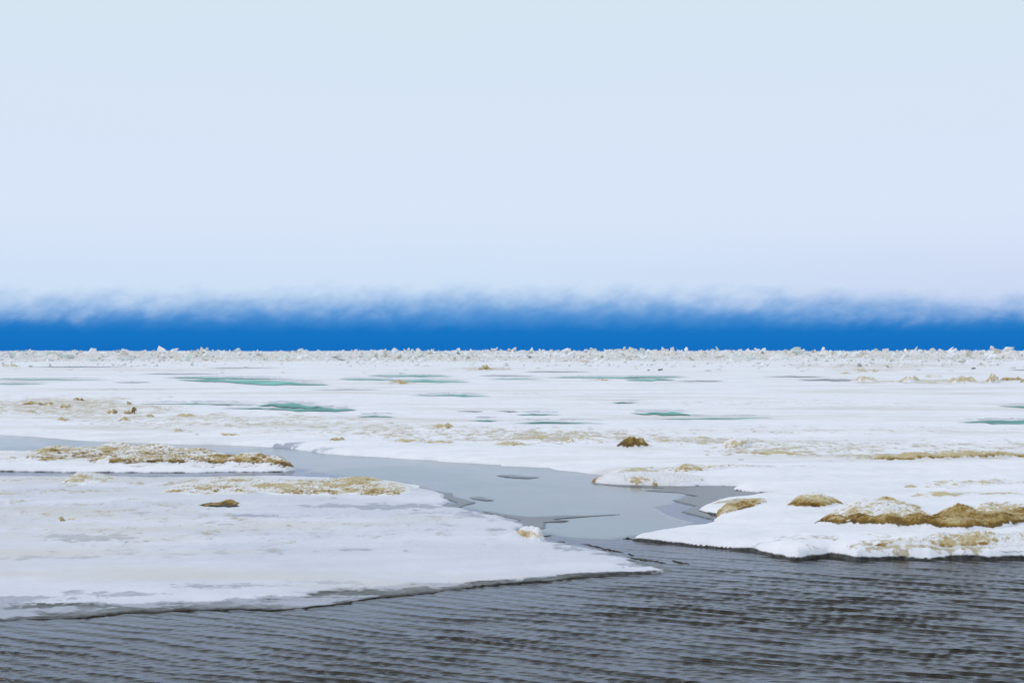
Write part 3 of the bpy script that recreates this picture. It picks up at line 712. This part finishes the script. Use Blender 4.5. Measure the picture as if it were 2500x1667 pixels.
face = mound('brown_face', '', None,
      [(1990, 1300), (2030, 1309), (2090, 1315), (2160, 1322), (2230, 1326), (2300, 1329), (2360, 1330), (2430, 1325), (2480, 1317), (2560, 1314), (2640, 1312), (2640, 1302), (2480, 1304), (2400, 1311), (2320, 1316), (2240, 1311), (2150, 1305), (2060, 1298), (2010, 1293)],
      0.11, [(2040, 1303, .11, 30), (2100, 1308, .12, 40), (2170, 1313, .13, 40), (2250, 1319, .15, 45), (2340, 1322, .13, 60), (2440, 1314, .14, 55), (2540, 1309, .12, 60)], dirt=1.2, rust=.86, snowtop=.12, rough=.035, grain=.09, xstep=1.0, shoulder=.45)
face.parent = [o for o in C.objects if o.get('label', '').startswith('broad snow-capped mound')][0]
mound('ice_crust', 'rough yellowish crust hanging over the front edge of the right hand shelf', 'ice crust',
      [(2085, 1364), (2140, 1362), (2200, 1360), (2300, 1362), (2400, 1362), (2500, 1361), (2700, 1366), (2700, 1348), (2500, 1344), (2400, 1346), (2300, 1350), (2200, 1354)],
      0.06, [(2200, 1357, .05, 50), (2300, 1355, .07, 60), (2400, 1353, .08, 60), (2520, 1352, .08, 70)], dirt=.44, rust=.34, snowtop=.32, rough=.035, grain=.10, xstep=1.3, shoulder=.5)
# channel floe crusts
mound('ice_crust', 'straw brown crust along the back of the channel floe', 'ice crust',
      [(36, 1131), (110, 1134), (190, 1132), (300, 1125), (420, 1125), (500, 1119), (546, 1113), (520, 1107), (420, 1104), (300, 1104), (220, 1106), (120, 1108), (70, 1117)],
      .07, [(125, 1112, .13, 55), (90, 1124, .06, 50), (285, 1108, .20, 45), (390, 1108, .16, 50), (340, 1112, .12, 60), (480, 1111, .07, 50), (200, 1112, .07, 60)], base=base_isle, dirt=.74, rust=.62, snowtop=.36, rough=.028, grain=.13, shoulder=.30)
mound('ice_crust', 'thick golden brown crust tapering right at the front of the channel floe', 'ice crust',
      [(208, 1136), (240, 1143), (300, 1145), (450, 1143), (560, 1143), (640, 1147), (700, 1150), (721, 1147), (708, 1139), (670, 1131), (600, 1127), (500, 1125), (400, 1125), (300, 1125), (235, 1127)],
      .13, [(265, 1138, .15, 50), (400, 1136, .13, 80), (520, 1136, .12, 80), (610, 1138, .20, 60), (665, 1142, .17, 45), (330, 1134, .12, 60)], base=base_isle, dirt=.84, rust=.78, snowtop=.40, rough=.03, grain=.12, shoulder=.30)
# near floe
mound('ice_mound', 'snowy hump on the back edge of the near floe at the left', 'snow hump',
      [(150, 1184), (200, 1192), (250, 1186), (285, 1172), (230, 1166), (180, 1168)], .06, [(205, 1176, .155, 40)], base=base_left, dirt=.48, rust=.22, snowtop=.25, rough=.025, grain=.12)
mound('ice_crust', 'tan scaly crust spread over the back right tongue of the near floe', 'ice crust',
      [(700, 1214), (860, 1214), (960, 1216), (1010, 1205), (990, 1190), (930, 1176), (880, 1173), (780, 1176), (640, 1184), (560, 1198), (600, 1208)],
      .055, [(880, 1184, .085, 90), (760, 1192, .06, 100), (960, 1198, .06, 50)], base=base_left, dirt=.62, rust=.46, snowtop=.22, rough=.04, grain=.13, shoulder=.4)
mound('ice_crust', 'speckled tan crust left of the scaly tongue on the near floe', 'ice crust',
      [(380, 1208), (470, 1212), (600, 1212), (690, 1208), (700, 1186), (640, 1172), (520, 1172), (440, 1182)], .045, [(560, 1186, .06, 100)], base=base_left, dirt=.56, rust=.46, snowtop=.25, rough=.04, grain=.13, shoulder=.4)
mound('ice_lump', 'cream yellow block of ice at the right end of the near floe', 'ice block',
      [(1250, 1317), (1275, 1321), (1300, 1324), (1323, 1323), (1327, 1317), (1318, 1312), (1290, 1310), (1262, 1312)], .115, [(1285, 1317, .13, 26), (1312, 1318, .12, 20), (1300, 1317, .135, 20)],
      base=base_left, dirt=.55, rust=.12, snowtop=.5, rough=.012, grain=.07, shoulder=.35, xstep=.7)
mound('snow_drift', 'smooth white drift tailing left from the cream ice block', 'snow drift',
      [(1180, 1317), (1240, 1323), (1290, 1324), (1280, 1316), (1240, 1311)], .05, [(1255, 1318, .07, 30)], base=base_left, dirt=.02, rust=.1, snowtop=.6, rough=.004, grain=.2, shoulder=.8, mat=M_floe)
mound('ice_lump', 'little mustard yellow lump on the snow at the far left of the near floe', 'ice lump', [(150, 1275), (10, 3.5)], .06, base=base_left, dirt=1.0, rust=.5, snowtop=.2, rough=.012, grain=.06, shoulder=.7, xstep=.5)
mound('ice_lump', 'faint tan crumbs of ice right of the mustard yellow lump', 'ice crust', [(178, 1273), (16, 3), ], .02, base=base_left, dirt=.6, rust=.3, snowtop=.1, rough=.012, grain=.06, shoulder=.8, xstep=.6)

# hollow with a dark crust over it
mound('ice_hollow', 'dark brown crusted hollow in the middle of the near floe', 'ice hollow',
      [(478, 1240), (500, 1243), (540, 1244), (580, 1241), (588, 1235), (560, 1231), (530, 1233), (500, 1236)], .03, [(563, 1236, .075, 24), (515, 1239, .03, 30)], base=base_left, dirt=1.2, rust=1.0, snowtop=.1, rough=.014, grain=.06, shoulder=.5, xstep=.7)
mound('dark_opening', 'black gap under the crusted hollow on the near floe', 'ice hole',
      [(496, 1242), (530, 1244.5), (560, 1245), (588, 1242), (575, 1239), (545, 1240), (515, 1240.5)], .028, base=base_left, dirt=0, rust=.9, snowtop=.0, rough=.003, grain=.06, shoulder=.8, xstep=.7, mat=M_bdark)  # solid black patch painting the shade of a gap; nothing is hollowed

SMALL = [  # label, cx, cy, half width, half height, H, dirt, rust
    ('flat tan hummock with a dark stick-like tail above the channel', 1085, 1054, 26, 3.0, .16, .95, .5),
    ('broad beige crust beside the far bank left of centre', 998, 1091, 34, 4.5, .10, .65, .25),
    ('thin broken beige crust just right of the broad one on the far bank', 1068, 1091, 36, 2.6, .07, .68, .35),
    ('winding cream crust on the far bank right of centre', 1250, 1096, 44, 3.4, .12, .66, .3),
    ('olive tufted crust behind the winding cream one', 1322, 1083, 28, 2.8, .13, .8, .45),
    ('cream heap between the olive tufts and the round brown hummock', 1425, 1089, 32, 4.0, .16, .6, .3),
    ('ragged small crust left of the round brown hummock', 1388, 1093, 18, 2.6, .10, .7, .35),
    ('small pale crust right of the round brown hummock', 1620, 1094, 26, 2.2, .08, .6, .3),
    ('beige knobbly crust at the left of the cream hummock', 1722, 1086, 30, 3.2, .12, .65, .3),
    ('long speckled crust trailing right from the cream hummock', 1900, 1122, 62, 4.0, .07, .6, .3),
    ('small dark-rimmed crust on the bank near the channel bend', 822, 1086, 18, 1.8, .11, .9, .5),
    ('narrow crust at the bank left of the channel bend', 560, 1073, 26, 1.8, .07, .75, .4),
    ('leaning brown slab among the left crusts', 275, 1017, 17, 1.6, .22, .95, .55),
    ('sharp dark brown spike of ice at the left', 327, 1016.5, 7, 1.3, .34, 1.2, .95),
    ('olive lump at the foot of the dark brown spike', 308, 1018, 14, 1.4, .15, .95, .5),
    ('orange tan lump right of the dark brown spike', 366, 1027, 13, 1.5, .15, 1.0, .6),
    ('tan lump below the dark brown spike', 307, 1035, 14, 1.8, .14, .9, .5),
    ('low tan lump at the left under the crust field', 157, 1035, 17, 1.8, .12, .8, .4),
    ('wedge of beige crust right of the orange tan lump', 452, 1024, 30, 2.0, .13, .8, .35),
    ('small tan bump alone near the left bank', 432, 1062, 14, 1.7, .10, .8, .4),
    ('brown sliver highest of the left crusts', 191, 984, 14, 1.0, .22, .95, .6),
    ('dark brown streak of crust at the far left', 75, 996, 30, 1.5, .22, .95, .65),
    ('brown streak of crust beside the longest left streak', 120, 995, 16, 1.1, .17, .95, .6),
    ('arched brown crust in the middle of the left crusts', 157, 1002, 20, 1.4, .21, .9, .55),
    ('grey tan heap at the left below the arched crust', 68, 1016, 22, 2.0, .15, .65, .3),
    ('brown chip of ice near the middle left', 315, 993, 7, 1.0, .16, 1.0, .6),
    ('fan of brown ice slabs far out left of centre', 1186, 905, 20, .8, .85, .95, .6),
    ('thin tan crust far out below the fan of slabs', 975, 941, 22, .9, .42, .7, .4),
    ('small tan crust far out right of centre', 1470, 932, 14, .7, .22, .8, .45),
    ('pale pointed hummock far right', 2100, 911, 16, .8, .70, .6, .3),
    ('pale rounded hummock far right beside the pointed one', 2136, 911, 13, .8, .60, .6, .3),
    ('tan ground crust below the far right pointed hummock', 2065, 915, 16, .6, .25, .7, .3),
    ('left crust of the long pale band at the far right', 2112, 934, 30, 1.5, .55, .55, .25),
    ('second crust of the long pale band at the far right', 2215, 936, 32, 1.5, .55, .6, .3),
    ('high lump in the long pale band at the far right', 2420, 938, 15, 1.2, 1.05, .6, .3),
    ('wide lump in the long pale band at the far right', 2350, 938.5, 38, 1.6, .75, .55, .25),
    ('rust brown crust at the right end of the long pale band', 2468, 932, 30, 1.2, .42, 1.05, .75),
    ('brown-topped crust at the picture edge ending the pale band', 2505, 937, 18, 1.2, .45, .9, .6),
    ('pale heap above the long pale band at the far right', 2275, 925, 26, .9, .42, .5, .25),
    ('tan heap at the far left edge below the ridge', 26, 897, 22, 1.2, .75, .6, .3),
    ('pale heap far out left of the ridge rubble', 700, 888, 12, .8, .75, .55, .3),
    ('beige heap under the ridge left of centre', 503, 884, 9, .6, .6, .6, .35),
    ('long yellow mound under the ridge right of centre', 1428, 889, 14, .7, .75, .7, .4),
    ('pale crust patch on the right shelf behind the mounds', 2310, 1203, 52, 7.5, .06, .52, .25),
    ('smaller pale crust patch right of the shelf one', 2408, 1199, 34, 5.5, .06, .52, .28),
    ('pale crust patch at the picture edge on the right shelf', 2490, 1200, 36, 3.5, .05, .5, .25),
    ('arched beige crust on the shelf above the dark peak', 2285, 1230, 56, 5.0, .07, .62, .3),
    ('thin beige crust at the right edge above the dark peak', 2440, 1226, 48, 2.4, .05, .65, .35),
    ('little beige crust left of the pale shelf patch', 2222, 1205, 17, 2.5, .04, .6, .3),
    ('orange stain of crust beside two dark stones on the near floe', 964, 1211, 20, 2.4, .06, 1.0, .62),
]
for lab, cx, cy, hw, hh, H, dd, rr in SMALL:
    H *= 0.78 if cy > 950 else 0.8
    b_ = base_left if 'near floe' in lab else base_field
    mound('ice_crust' if 'crust' in lab else 'ice_mound', lab, 'ice crust' if 'crust' in lab else 'ice hummock', [(cx, cy), (hw, hh)], H, base=b_, dirt=dd, rust=rr, slushv=0.0,
          snowtop=.12, rough=min(.05, .22 * H), grain=max(.12, hw * 0.004), shoulder=.75, xstep=.9, rowmin=18)

# small crusts scattered over the middle distance, one object each
rs = np.random.RandomState(5)
zones = [(0, 480, 975, 1045, 34), (400, 1250, 1035, 1075, 34), (1100, 1900, 1055, 1100, 34), (1800, 2500, 1085, 1140, 30), (0, 2500, 892, 915, 34), (0, 900, 1170, 1212, 26)]
protos = {}
nlab = {0: 'tiny tan crust among the crust field at the left', 1: 'tiny beige crust on the snow above the channel', 2: 'tiny beige crust on the snow around the round brown hummock',
        3: 'tiny beige crust on the snow of the far right bank', 4: 'tiny tan hummock on the flat snow below the ridge', 5: 'tiny tan ice chip on the crusted back of the near floe'}
for zi, (xa, xb, ya, yb, cnt) in enumerate(zones):
    bag = []
    for k in range(5):
        bm = bmesh.new()
        bmesh.ops.create_icosphere(bm, subdivisions=3, radius=0.5)
        sdx = rs.randint(1000)
        vx = np.array([v.co[:] for v in bm.verts])
        nn = fbm(vx[:, 0] * 2 + vx[:, 2], vx[:, 1] * 2 - vx[:, 2] + sdx, 0.55, 4, 0.6, 7)
        for v, q in zip(bm.verts, nn):
            v.co *= 1 + 0.9 * q
            v.co.z *= 0.5
        me = bpy.data.meshes.new('crust_mesh'); bm.to_mesh(me); bm.free()
        for nm, val in (('dirt', .72 if k % 2 else .55), ('rust', .5 if k % 3 else .3), ('wet', 0), ('slush', 0)):
            a = me.attributes.new(nm, 'FLOAT', 'POINT'); a.data.foreach_set('value', np.full(len(me.vertices), val, np.float32))
        me.materials.append(M_mound); smooth_mesh(me); bag.append(me)
    for k in range(cnt):
        px, py = rs.uniform(xa, xb), rs.uniform(ya, yb)
        gx, gy = ground(px, py)
        wpx = rs.uniform(5, 13) if zi != 5 else rs.uniform(4, 9)
        wd = wpx * gy / FPX
        o = bpy.data.objects.new('ice_crust', bag[k % 5]); C.objects.link(o)
        zb = 0.05 if zi == 5 else (float(field_h(np.array([gx]), np.array([gy]))[0]))
        hgt = wd * rs.uniform(0.05, 0.16) * (1.5 if zi == 4 else 1)
        o.location = (gx, gy, zb + hgt * 0.1)
        o.scale = (wd, wd * rs.uniform(.8, 1.8), hgt * 1.7)
        o.rotation_euler = (0, 0, rs.uniform(-.6, .6))
        tag(o, nlab[zi], 'ice crust', 'small crusts of tan ice ' + ['in the left crust field', 'above the channel', 'around the round brown hummock', 'on the far right bank', 'below the ridge', 'on the back of the near floe'][zi])

# ------------------------------------------------------------------ dark chips and stones
def chunk_mesh(seed, n=14, flat=0.5, m=None, sharp=1.0):
    r = random.Random(seed); bm = bmesh.new()
    for i in range(n):
        a = r.uniform(0, 6.283); q = r.uniform(.55, 1) * 0.5
        z = r.choice([-1, 1]) * flat * 0.5 * r.uniform(.55, 1)
        bm.verts.new((q * math.cos(a), q * math.sin(a), z))
    res = bmesh.ops.convex_hull(bm, input=bm.verts[:])
    bmesh.ops.delete(bm, geom=[v for v in bm.verts if not v.link_faces], context='VERTS')
    bmesh.ops.recalc_face_normals(bm, faces=bm.faces[:])
    me = bpy.data.meshes.new('chunk'); bm.to_mesh(me); bm.free()
    if m: me.materials.append(m)
    return me

def strip(name, label, cat, pts, wid, hgt, m, group=None, seed=1):
    """ragged floating sliver following a line of ground points"""
    r = random.Random(seed)
    W = []
    for i in range(len(pts) - 1):
        for k in range(5):
            t = k / 5; W.append((pts[i][0] * (1 - t) + pts[i + 1][0] * t, pts[i][1] * (1 - t) + pts[i + 1][1] * t))
    W.append(pts[-1]); n = len(W)
    vs = []; fs = []
    for i, (px, py) in enumerate(W):
        t = i / (n - 1); e = math.sin(math.pi * min(max(t, .03), .97)) ** .6
        x, y = ground(px, py + r.uniform(-.6, .6)); x, y = float(x), float(y)
        a = wid * e * r.uniform(.35, 1.3); b_ = wid * e * r.uniform(.35, 1.3); z = hgt * r.uniform(.25, .8) * e
        vs += [(x, y - a, -.01), (x + r.uniform(-.01, .01), y - a * .5, z), (x, y + b_ * .5, z * r.uniform(.5, 1)), (x, y + b_, -.01)]
    for i in range(n - 1):
        for k in range(3):
            j = 4 * i + k; fs.append((j, j + 1, j + 5, j + 4)[::-1])
    me = bpy.data.meshes.new(name); me.from_pydata(vs, [], fs); me.update(); me.materials.append(m)
    o = bpy.data.objects.new(name, me); C.objects.link(o); tag(o, label, cat, group); return o

strip('ice_sliver', 'long thin dark sliver of ice floating beside the near floe tip', 'ice sliver', [(1418, 1327), (1440, 1330), (1470, 1338), (1500, 1344), (1524, 1349)], .10, .018, M_bdark, seed=3)
strip('ice_sliver', 'short black fragment ending the long floating sliver', 'ice sliver', [(1530, 1351), (1548, 1356)], .05, .02, M_bdark, seed=4)
strip('ice_sliver', 'broad dark grey fragment along the back of the near floe tip', 'ice sliver', [(1540, 1362), (1570, 1366), (1600, 1370), (1628, 1376)], .13, .02, M_bdark, seed=5)
strip('ice_sliver', 'black fragment floating just right of the near floe tip', 'ice sliver', [(1641, 1367), (1662, 1374), (1684, 1376)], .09, .025, M_bdark, seed=6)
strip('ice_sliver', 'small dark fragment behind the cream ice block', 'ice sliver', [(1324, 1309), (1348, 1307)], .09, .02, M_bdark, seed=7)
strip('ice_sliver', 'tiny dark fragment right of the cream ice block', 'ice sliver', [(1362, 1321), (1381, 1323)], .05, .018, M_bdark, seed=8)
strip('ice_sliver', 'dark rim at the point of the right hand ice shelf', 'ice sliver', [(1522, 1315), (1534, 1314), (1550, 1318)], .07, .03, M_bdark, seed=9)  # dark strip painting the shade beneath the shelf's point
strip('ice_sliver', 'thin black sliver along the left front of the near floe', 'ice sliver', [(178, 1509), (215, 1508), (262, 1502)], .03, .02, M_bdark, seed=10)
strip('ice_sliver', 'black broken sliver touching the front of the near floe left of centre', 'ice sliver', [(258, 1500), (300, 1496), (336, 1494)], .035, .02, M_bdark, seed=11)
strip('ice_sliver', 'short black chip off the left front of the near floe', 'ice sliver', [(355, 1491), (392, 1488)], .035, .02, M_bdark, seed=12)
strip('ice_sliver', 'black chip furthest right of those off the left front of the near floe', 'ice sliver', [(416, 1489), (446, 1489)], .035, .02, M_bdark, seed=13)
strip('ice_sliver', 'black undercut lip in the middle front of the near floe', 'ice sliver', [(1090, 1439), (1140, 1435), (1187, 1429), (1260, 1423), (1344, 1418), (1400, 1411), (1491, 1405)], .12, .04, M_bdark, seed=14)  # black strip laid in as painted shade under the floe's edge
lip = strip('undercut_shade', None, None, [(-60, 1515), (90, 1511), (179, 1509), (260, 1501), (321, 1496), (440, 1491), (560, 1487), (679, 1490), (760, 1482), (840, 1473), (883, 1464), (950, 1456), (1008, 1452), (1060, 1446), (1100, 1439)], .05, .02, M_bdark, seed=24)  # painted undercut shade carried on along the left front
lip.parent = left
strip('ice_sliver', 'black lip under the left front of the right hand shelf', 'ice sliver', [(1960, 1367), (1990, 1364), (2026, 1359)], .07, .05, M_bdark, seed=15)  # strip coloured black for the shade under the shelf's edge
def as_part(part, owner, name):
    for k in ('label', 'category', 'group'):
        if k in part: del part[k]
    part.name = name; part.parent = owner
by_label = {o.get('label'): o for o in C.objects if o.get('label')}
as_part(by_label['black gap under the crusted hollow on the near floe'], by_label['dark brown crusted hollow in the middle of the near floe'], 'opening')
as_part(by_label['black undercut lip in the middle front of the near floe'], left, 'undercut_shade')
as_part(by_label['black lip under the left front of the right hand shelf'], field, 'undercut_shade')
as_part(by_label['dark rim at the point of the right hand ice shelf'], field, 'undercut_shade')
for i, (px, py, wpx, lab) in enumerate([(950, 1201, 6, 'left of two small black stones on the tan tongue of the near floe'), (967, 1205, 5, 'right of two small black stones on the tan tongue of the near floe'),
                                        (857, 896, 4, 'lone black speck of rock far out left of centre'), (1584, 907, 9, 'small dark clod left of the dark slab far out right of centre'),
                                        (1612, 907, 17, 'flat dark brown slab far out right of centre'), (2377, 903, 13, 'dark slab on the flat ice at the far right'), (1376, 879, 4, 'small dark red-brown speck under the ridge'), (2096, 869, 5, 'black stone at the foot of the ridge right of centre')]):
    o = bpy.data.objects.new('dark_stone', chunk_mesh(200 + i, 14, .45, M_bdark)); C.objects.link(o)
    gx, gy = ground(px, py); wd = wpx * gy / FPX
    zb = .10 if py > 1150 else float(field_h(np.array([gx]), np.array([gy]))[0])
    o.location = (gx, gy, zb + wd * .12); o.scale = (wd, wd, wd * (.8 if wpx < 7 else .45)); o.rotation_euler = (0.1, .05, i)
    tag(o, lab, 'stone')

# ------------------------------------------------------------------ pressure ridge blocks
mats = [M_bwhite, M_bwhite, M_bgreen, M_btan]
kinds = ['white', 'snowy white', 'pale green', 'dirty beige']
PRO = [[chunk_mesh(10 * k + j, 11 + (j % 4), [0.28, 0.5, 0.85, 0.4, 0.65, 0.33][j], mats[k]) for j in range(6)] for k in range(4)]
def gh(x, y): return float(field_h(np.array([float(x)]), np.array([float(y)]))[0])

BIG = [ # label, kind, d, px, top y, width px, mesh, tilt
    ('flat pale green slab lying at the far left end of the ridge', 2, 420, 27, 857, 30, 0, .15), ('big pale green slab left of the twin slabs on the ridge', 2, 430, 118, 858, 32, 1, .2),
    ('longer of two pale green slabs at the left of the ridge', 2, 400, 150, 864, 34, 0, -.1), ('shorter of two pale green slabs at the left of the ridge', 2, 405, 172, 865, 22, 3, .1),
    ('rounded white block with a sharp top at the left of the ridge', 1, 600, 226, 849, 18, 2, .4), ('white pointed block on the skyline left of the ridge gap', 1, 620, 378, 851, 9, 2, .7),
    ('tan tipped block on the skyline left of centre', 3, 620, 414, 851, 10, 4, .5), ('tan block with white flank on the skyline left of centre', 3, 600, 471, 850, 10, 4, .6),
    ('broad white block near the tan skyline blocks', 1, 590, 505, 851, 26, 1, .3), ('pale heap of broken slabs under the left skyline', 2, 400, 292, 868, 34, 5, .3),
    ('round white boulder of ice on the skyline in the middle', 1, 560, 1021, 850, 13, 2, .3), ('pale green lump under the round white boulder', 2, 450, 1024, 862, 20, 4, .2),
    ('pale green block on the ridge right of the round boulder', 2, 460, 1150, 859, 18, 4, .2), ('lone upright white tooth on the skyline', 1, 640, 1320, 848.5, 6, 2, 1.2),
    ('left thin spike of the pair on the skyline', 1, 600, 1434, 848, 7, 0, 1.3), ('tall white triangular slab on the skyline right of centre', 2, 590, 1447, 845, 15, 1, 1.0),
    ('white wedge right of the triangular slab', 1, 590, 1484, 849, 10, 2, .5), ('tan cluster block between the triangular slab and the broad one', 3, 560, 1524, 847, 20, 4, .5),
    ('wide pale block with a rounded top on the skyline', 2, 570, 1568, 849, 15, 2, .2), ('grey tipped block right of the wide pale one', 3, 580, 1626, 848, 20, 5, .5),
    ('thin white shard on the skyline near the right third', 1, 560, 1779, 851, 7, 0, 1.2), ('white block at the start of the right rubble heap', 1, 560, 1807, 852, 12, 2, .3),
    ('shard leaning at the left of the biggest heap', 1, 480, 1912, 852, 8, 0, 1.2), ('biggest flat topped white slab of the whole ridge', 2, 470, 1943, 847, 38, 1, .12),
    ('pale green slab face under the biggest flat topped slab', 2, 440, 1948, 857, 32, 3, .4), ('rounded white block right of the biggest slab', 1, 450, 1966, 860, 20, 2, .2),
    ('green glinting block at the foot of the biggest slab', 2, 400, 1920, 872, 24, 5, .2), ('white horn-shaped block right of the biggest heap', 1, 520, 2010, 848, 16, 4, .7),
    ('tan rounded block below the white horn', 3, 440, 2036, 859, 18, 2, .2), ('sharp crested left block of the right pair on the skyline', 2, 500, 2140, 848, 18, 0, .7),
    ('broad white right block of the right pair on the skyline', 1, 500, 2164, 849, 24, 1, .25), ('tan shadowed block under the right pair', 3, 430, 2112, 860, 26, 4, .2),
    ('white shark-fin shard on the skyline at the right', 1, 540, 2296, 849, 10, 2, 1.1), ('low tan block near the shark-fin shard', 3, 460, 2365, 854, 22, 5, .2),
    ('white leaning slab at the right end of the ridge', 1, 520, 2462, 847, 18, 3, .6), ('flat tan block at the right end of the ridge', 3, 500, 2435, 851, 24, 5, .3),
    ('pale blue-green lump low in front of the biggest heap', 2, 380, 1830, 871, 22, 4, .1), ('tan block low in the rubble left of the biggest heap', 3, 400, 1868, 873, 16, 5, .3)]
for i, (lab, k, d, px, ty, wpx, mj, tilt) in enumerate(BIG):
    x = (px - 1250) / FPX * d; wd = wpx * d / FPX
    top = CAM_H + (HORIZON - ty) * d / FPX
    o = bpy.data.objects.new('ice_block', PRO[k][mj]); C.objects.link(o)
    g0 = gh(x, d)
    fl = [0.28, 0.5, 0.85, 0.4, 0.65, 0.33][mj]
    # height wanted against the ground, sunk a little into the rubble
    need = max(top - g0, 0.4) * 1.15
    own = abs(math.sin(tilt)) * 0.92 + abs(math.cos(tilt)) * fl
    sz = max(need / own, 0.1)
    o.scale = (wd, max(wd * .8, 0.6), need / max(fl, .01) * 1.0) if tilt < .45 else (sz, wd * 1.0, wd * 1.0)
    if tilt < .45:
        o.rotation_euler = (rs.uniform(-.12, .12), tilt * rs.choice([-1, 1]) * .5, rs.uniform(-.5, .5))
        zt = need * .5
    else:
        o.rotation_euler = (rs.uniform(-.3, .3), tilt, rs.uniform(-.4, .4)); zt = need * .5
    o.location = (x, d, top - zt * 0.97)
    tag(o, lab, 'ice block', 'ice blocks of the pressure ridge')

cluster = [(30, 60), (150, 60), (290, 40), (400, 60), (500, 50), (700, 80), (930, 60), (1020, 40), (1120, 60), (1250, 50), (1390, 50), (1450, 50), (1540, 60), (1620, 40), (1760, 50), (1830, 50), (1940, 60), (1990, 60), (2040, 40), (2150, 50), (2220, 60), (2300, 50), (2380, 50), (2450, 60)]
items = []
for i in range(7500):
    if rs.rand() < .62:
        c = cluster[rs.randint(len(cluster))]; px = c[0] + rs.normal() * c[1] * .7
    else: px = rs.uniform(-500, 3000)
    u = rs.rand()
    d = 340 + 440 * u ** .75 if rs.rand() < .92 else rs.uniform(250, 360)
    s = float(np.clip(rs.lognormal(-.30, .6), .25, 3.0)) * (1.25 if d > 560 else 1.0 if d > 360 else .6)
    items.append((s / d * FPX, px, d, s, int(rs.choice([0, 0, 0, 1, 1, 1, 2, 3, 3])), rs.randint(6)))
items.sort(key=lambda t: -(t[0] if 0 <= t[1] <= 2500 else 0))
lab2 = ['small clean white angular ice block in the horizon ridge', 'small snow dusted ice block in the horizon ridge', 'small pale green ice block in the horizon ridge', 'small dirty beige ice block in the horizon ridge']
rest_v, rest_f = {0: [], 1: [], 2: [], 3: []}, {0: [], 1: [], 2: [], 3: []}
for i, (vis, px, d, s, k, mj) in enumerate(items):
    x = (px - 1250) / FPX * d
    z = gh(x, d)
    rot = Euler((rs.uniform(-.6, .6), rs.uniform(-.9, .9), rs.uniform(0, 6.28)))
    loc = Vector((x, d, z + s * .10))
    sc = Vector((s * rs.uniform(.8, 2.3), s * rs.uniform(.7, 1.2), s * rs.uniform(.45, 1.25)))
    if i < 255:
        o = bpy.data.objects.new('ice_block', PRO[k][mj]); C.objects.link(o)
        o.location = loc; o.rotation_euler = rot; o.scale = sc
        tag(o, lab2[k], 'ice block', ('%s ice blocks of the pressure ridge' % kinds[k]))
    else:
        mt = Matrix.LocRotScale(loc, rot, sc); me = PRO[k][mj]; b0 = len(rest_v[k])
        rest_v[k].extend([tuple(mt @ v.co) for v in me.vertices])
        rest_f[k].extend([tuple(b0 + v for v in p.vertices) for p in me.polygons])
allv, allf, mi = [], [], []
for k in range(4):
    b0 = len(allv); allv += rest_v[k]; allf += [tuple(b0 + v for v in f) for f in rest_f[k]]; mi += [k] * len(rest_f[k])
me = bpy.data.meshes.new('ice_rubble'); me.from_pydata(allv, [], allf); me.update()
for m in mats: me.materials.append(m)
me.polygons.foreach_set('material_index', np.array(mi, np.int32))
o = bpy.data.objects.new('ice_rubble', me); C.objects.link(o)
tag(o, 'broken ice rubble heaped along the horizon', 'rubble', kind='stuff')
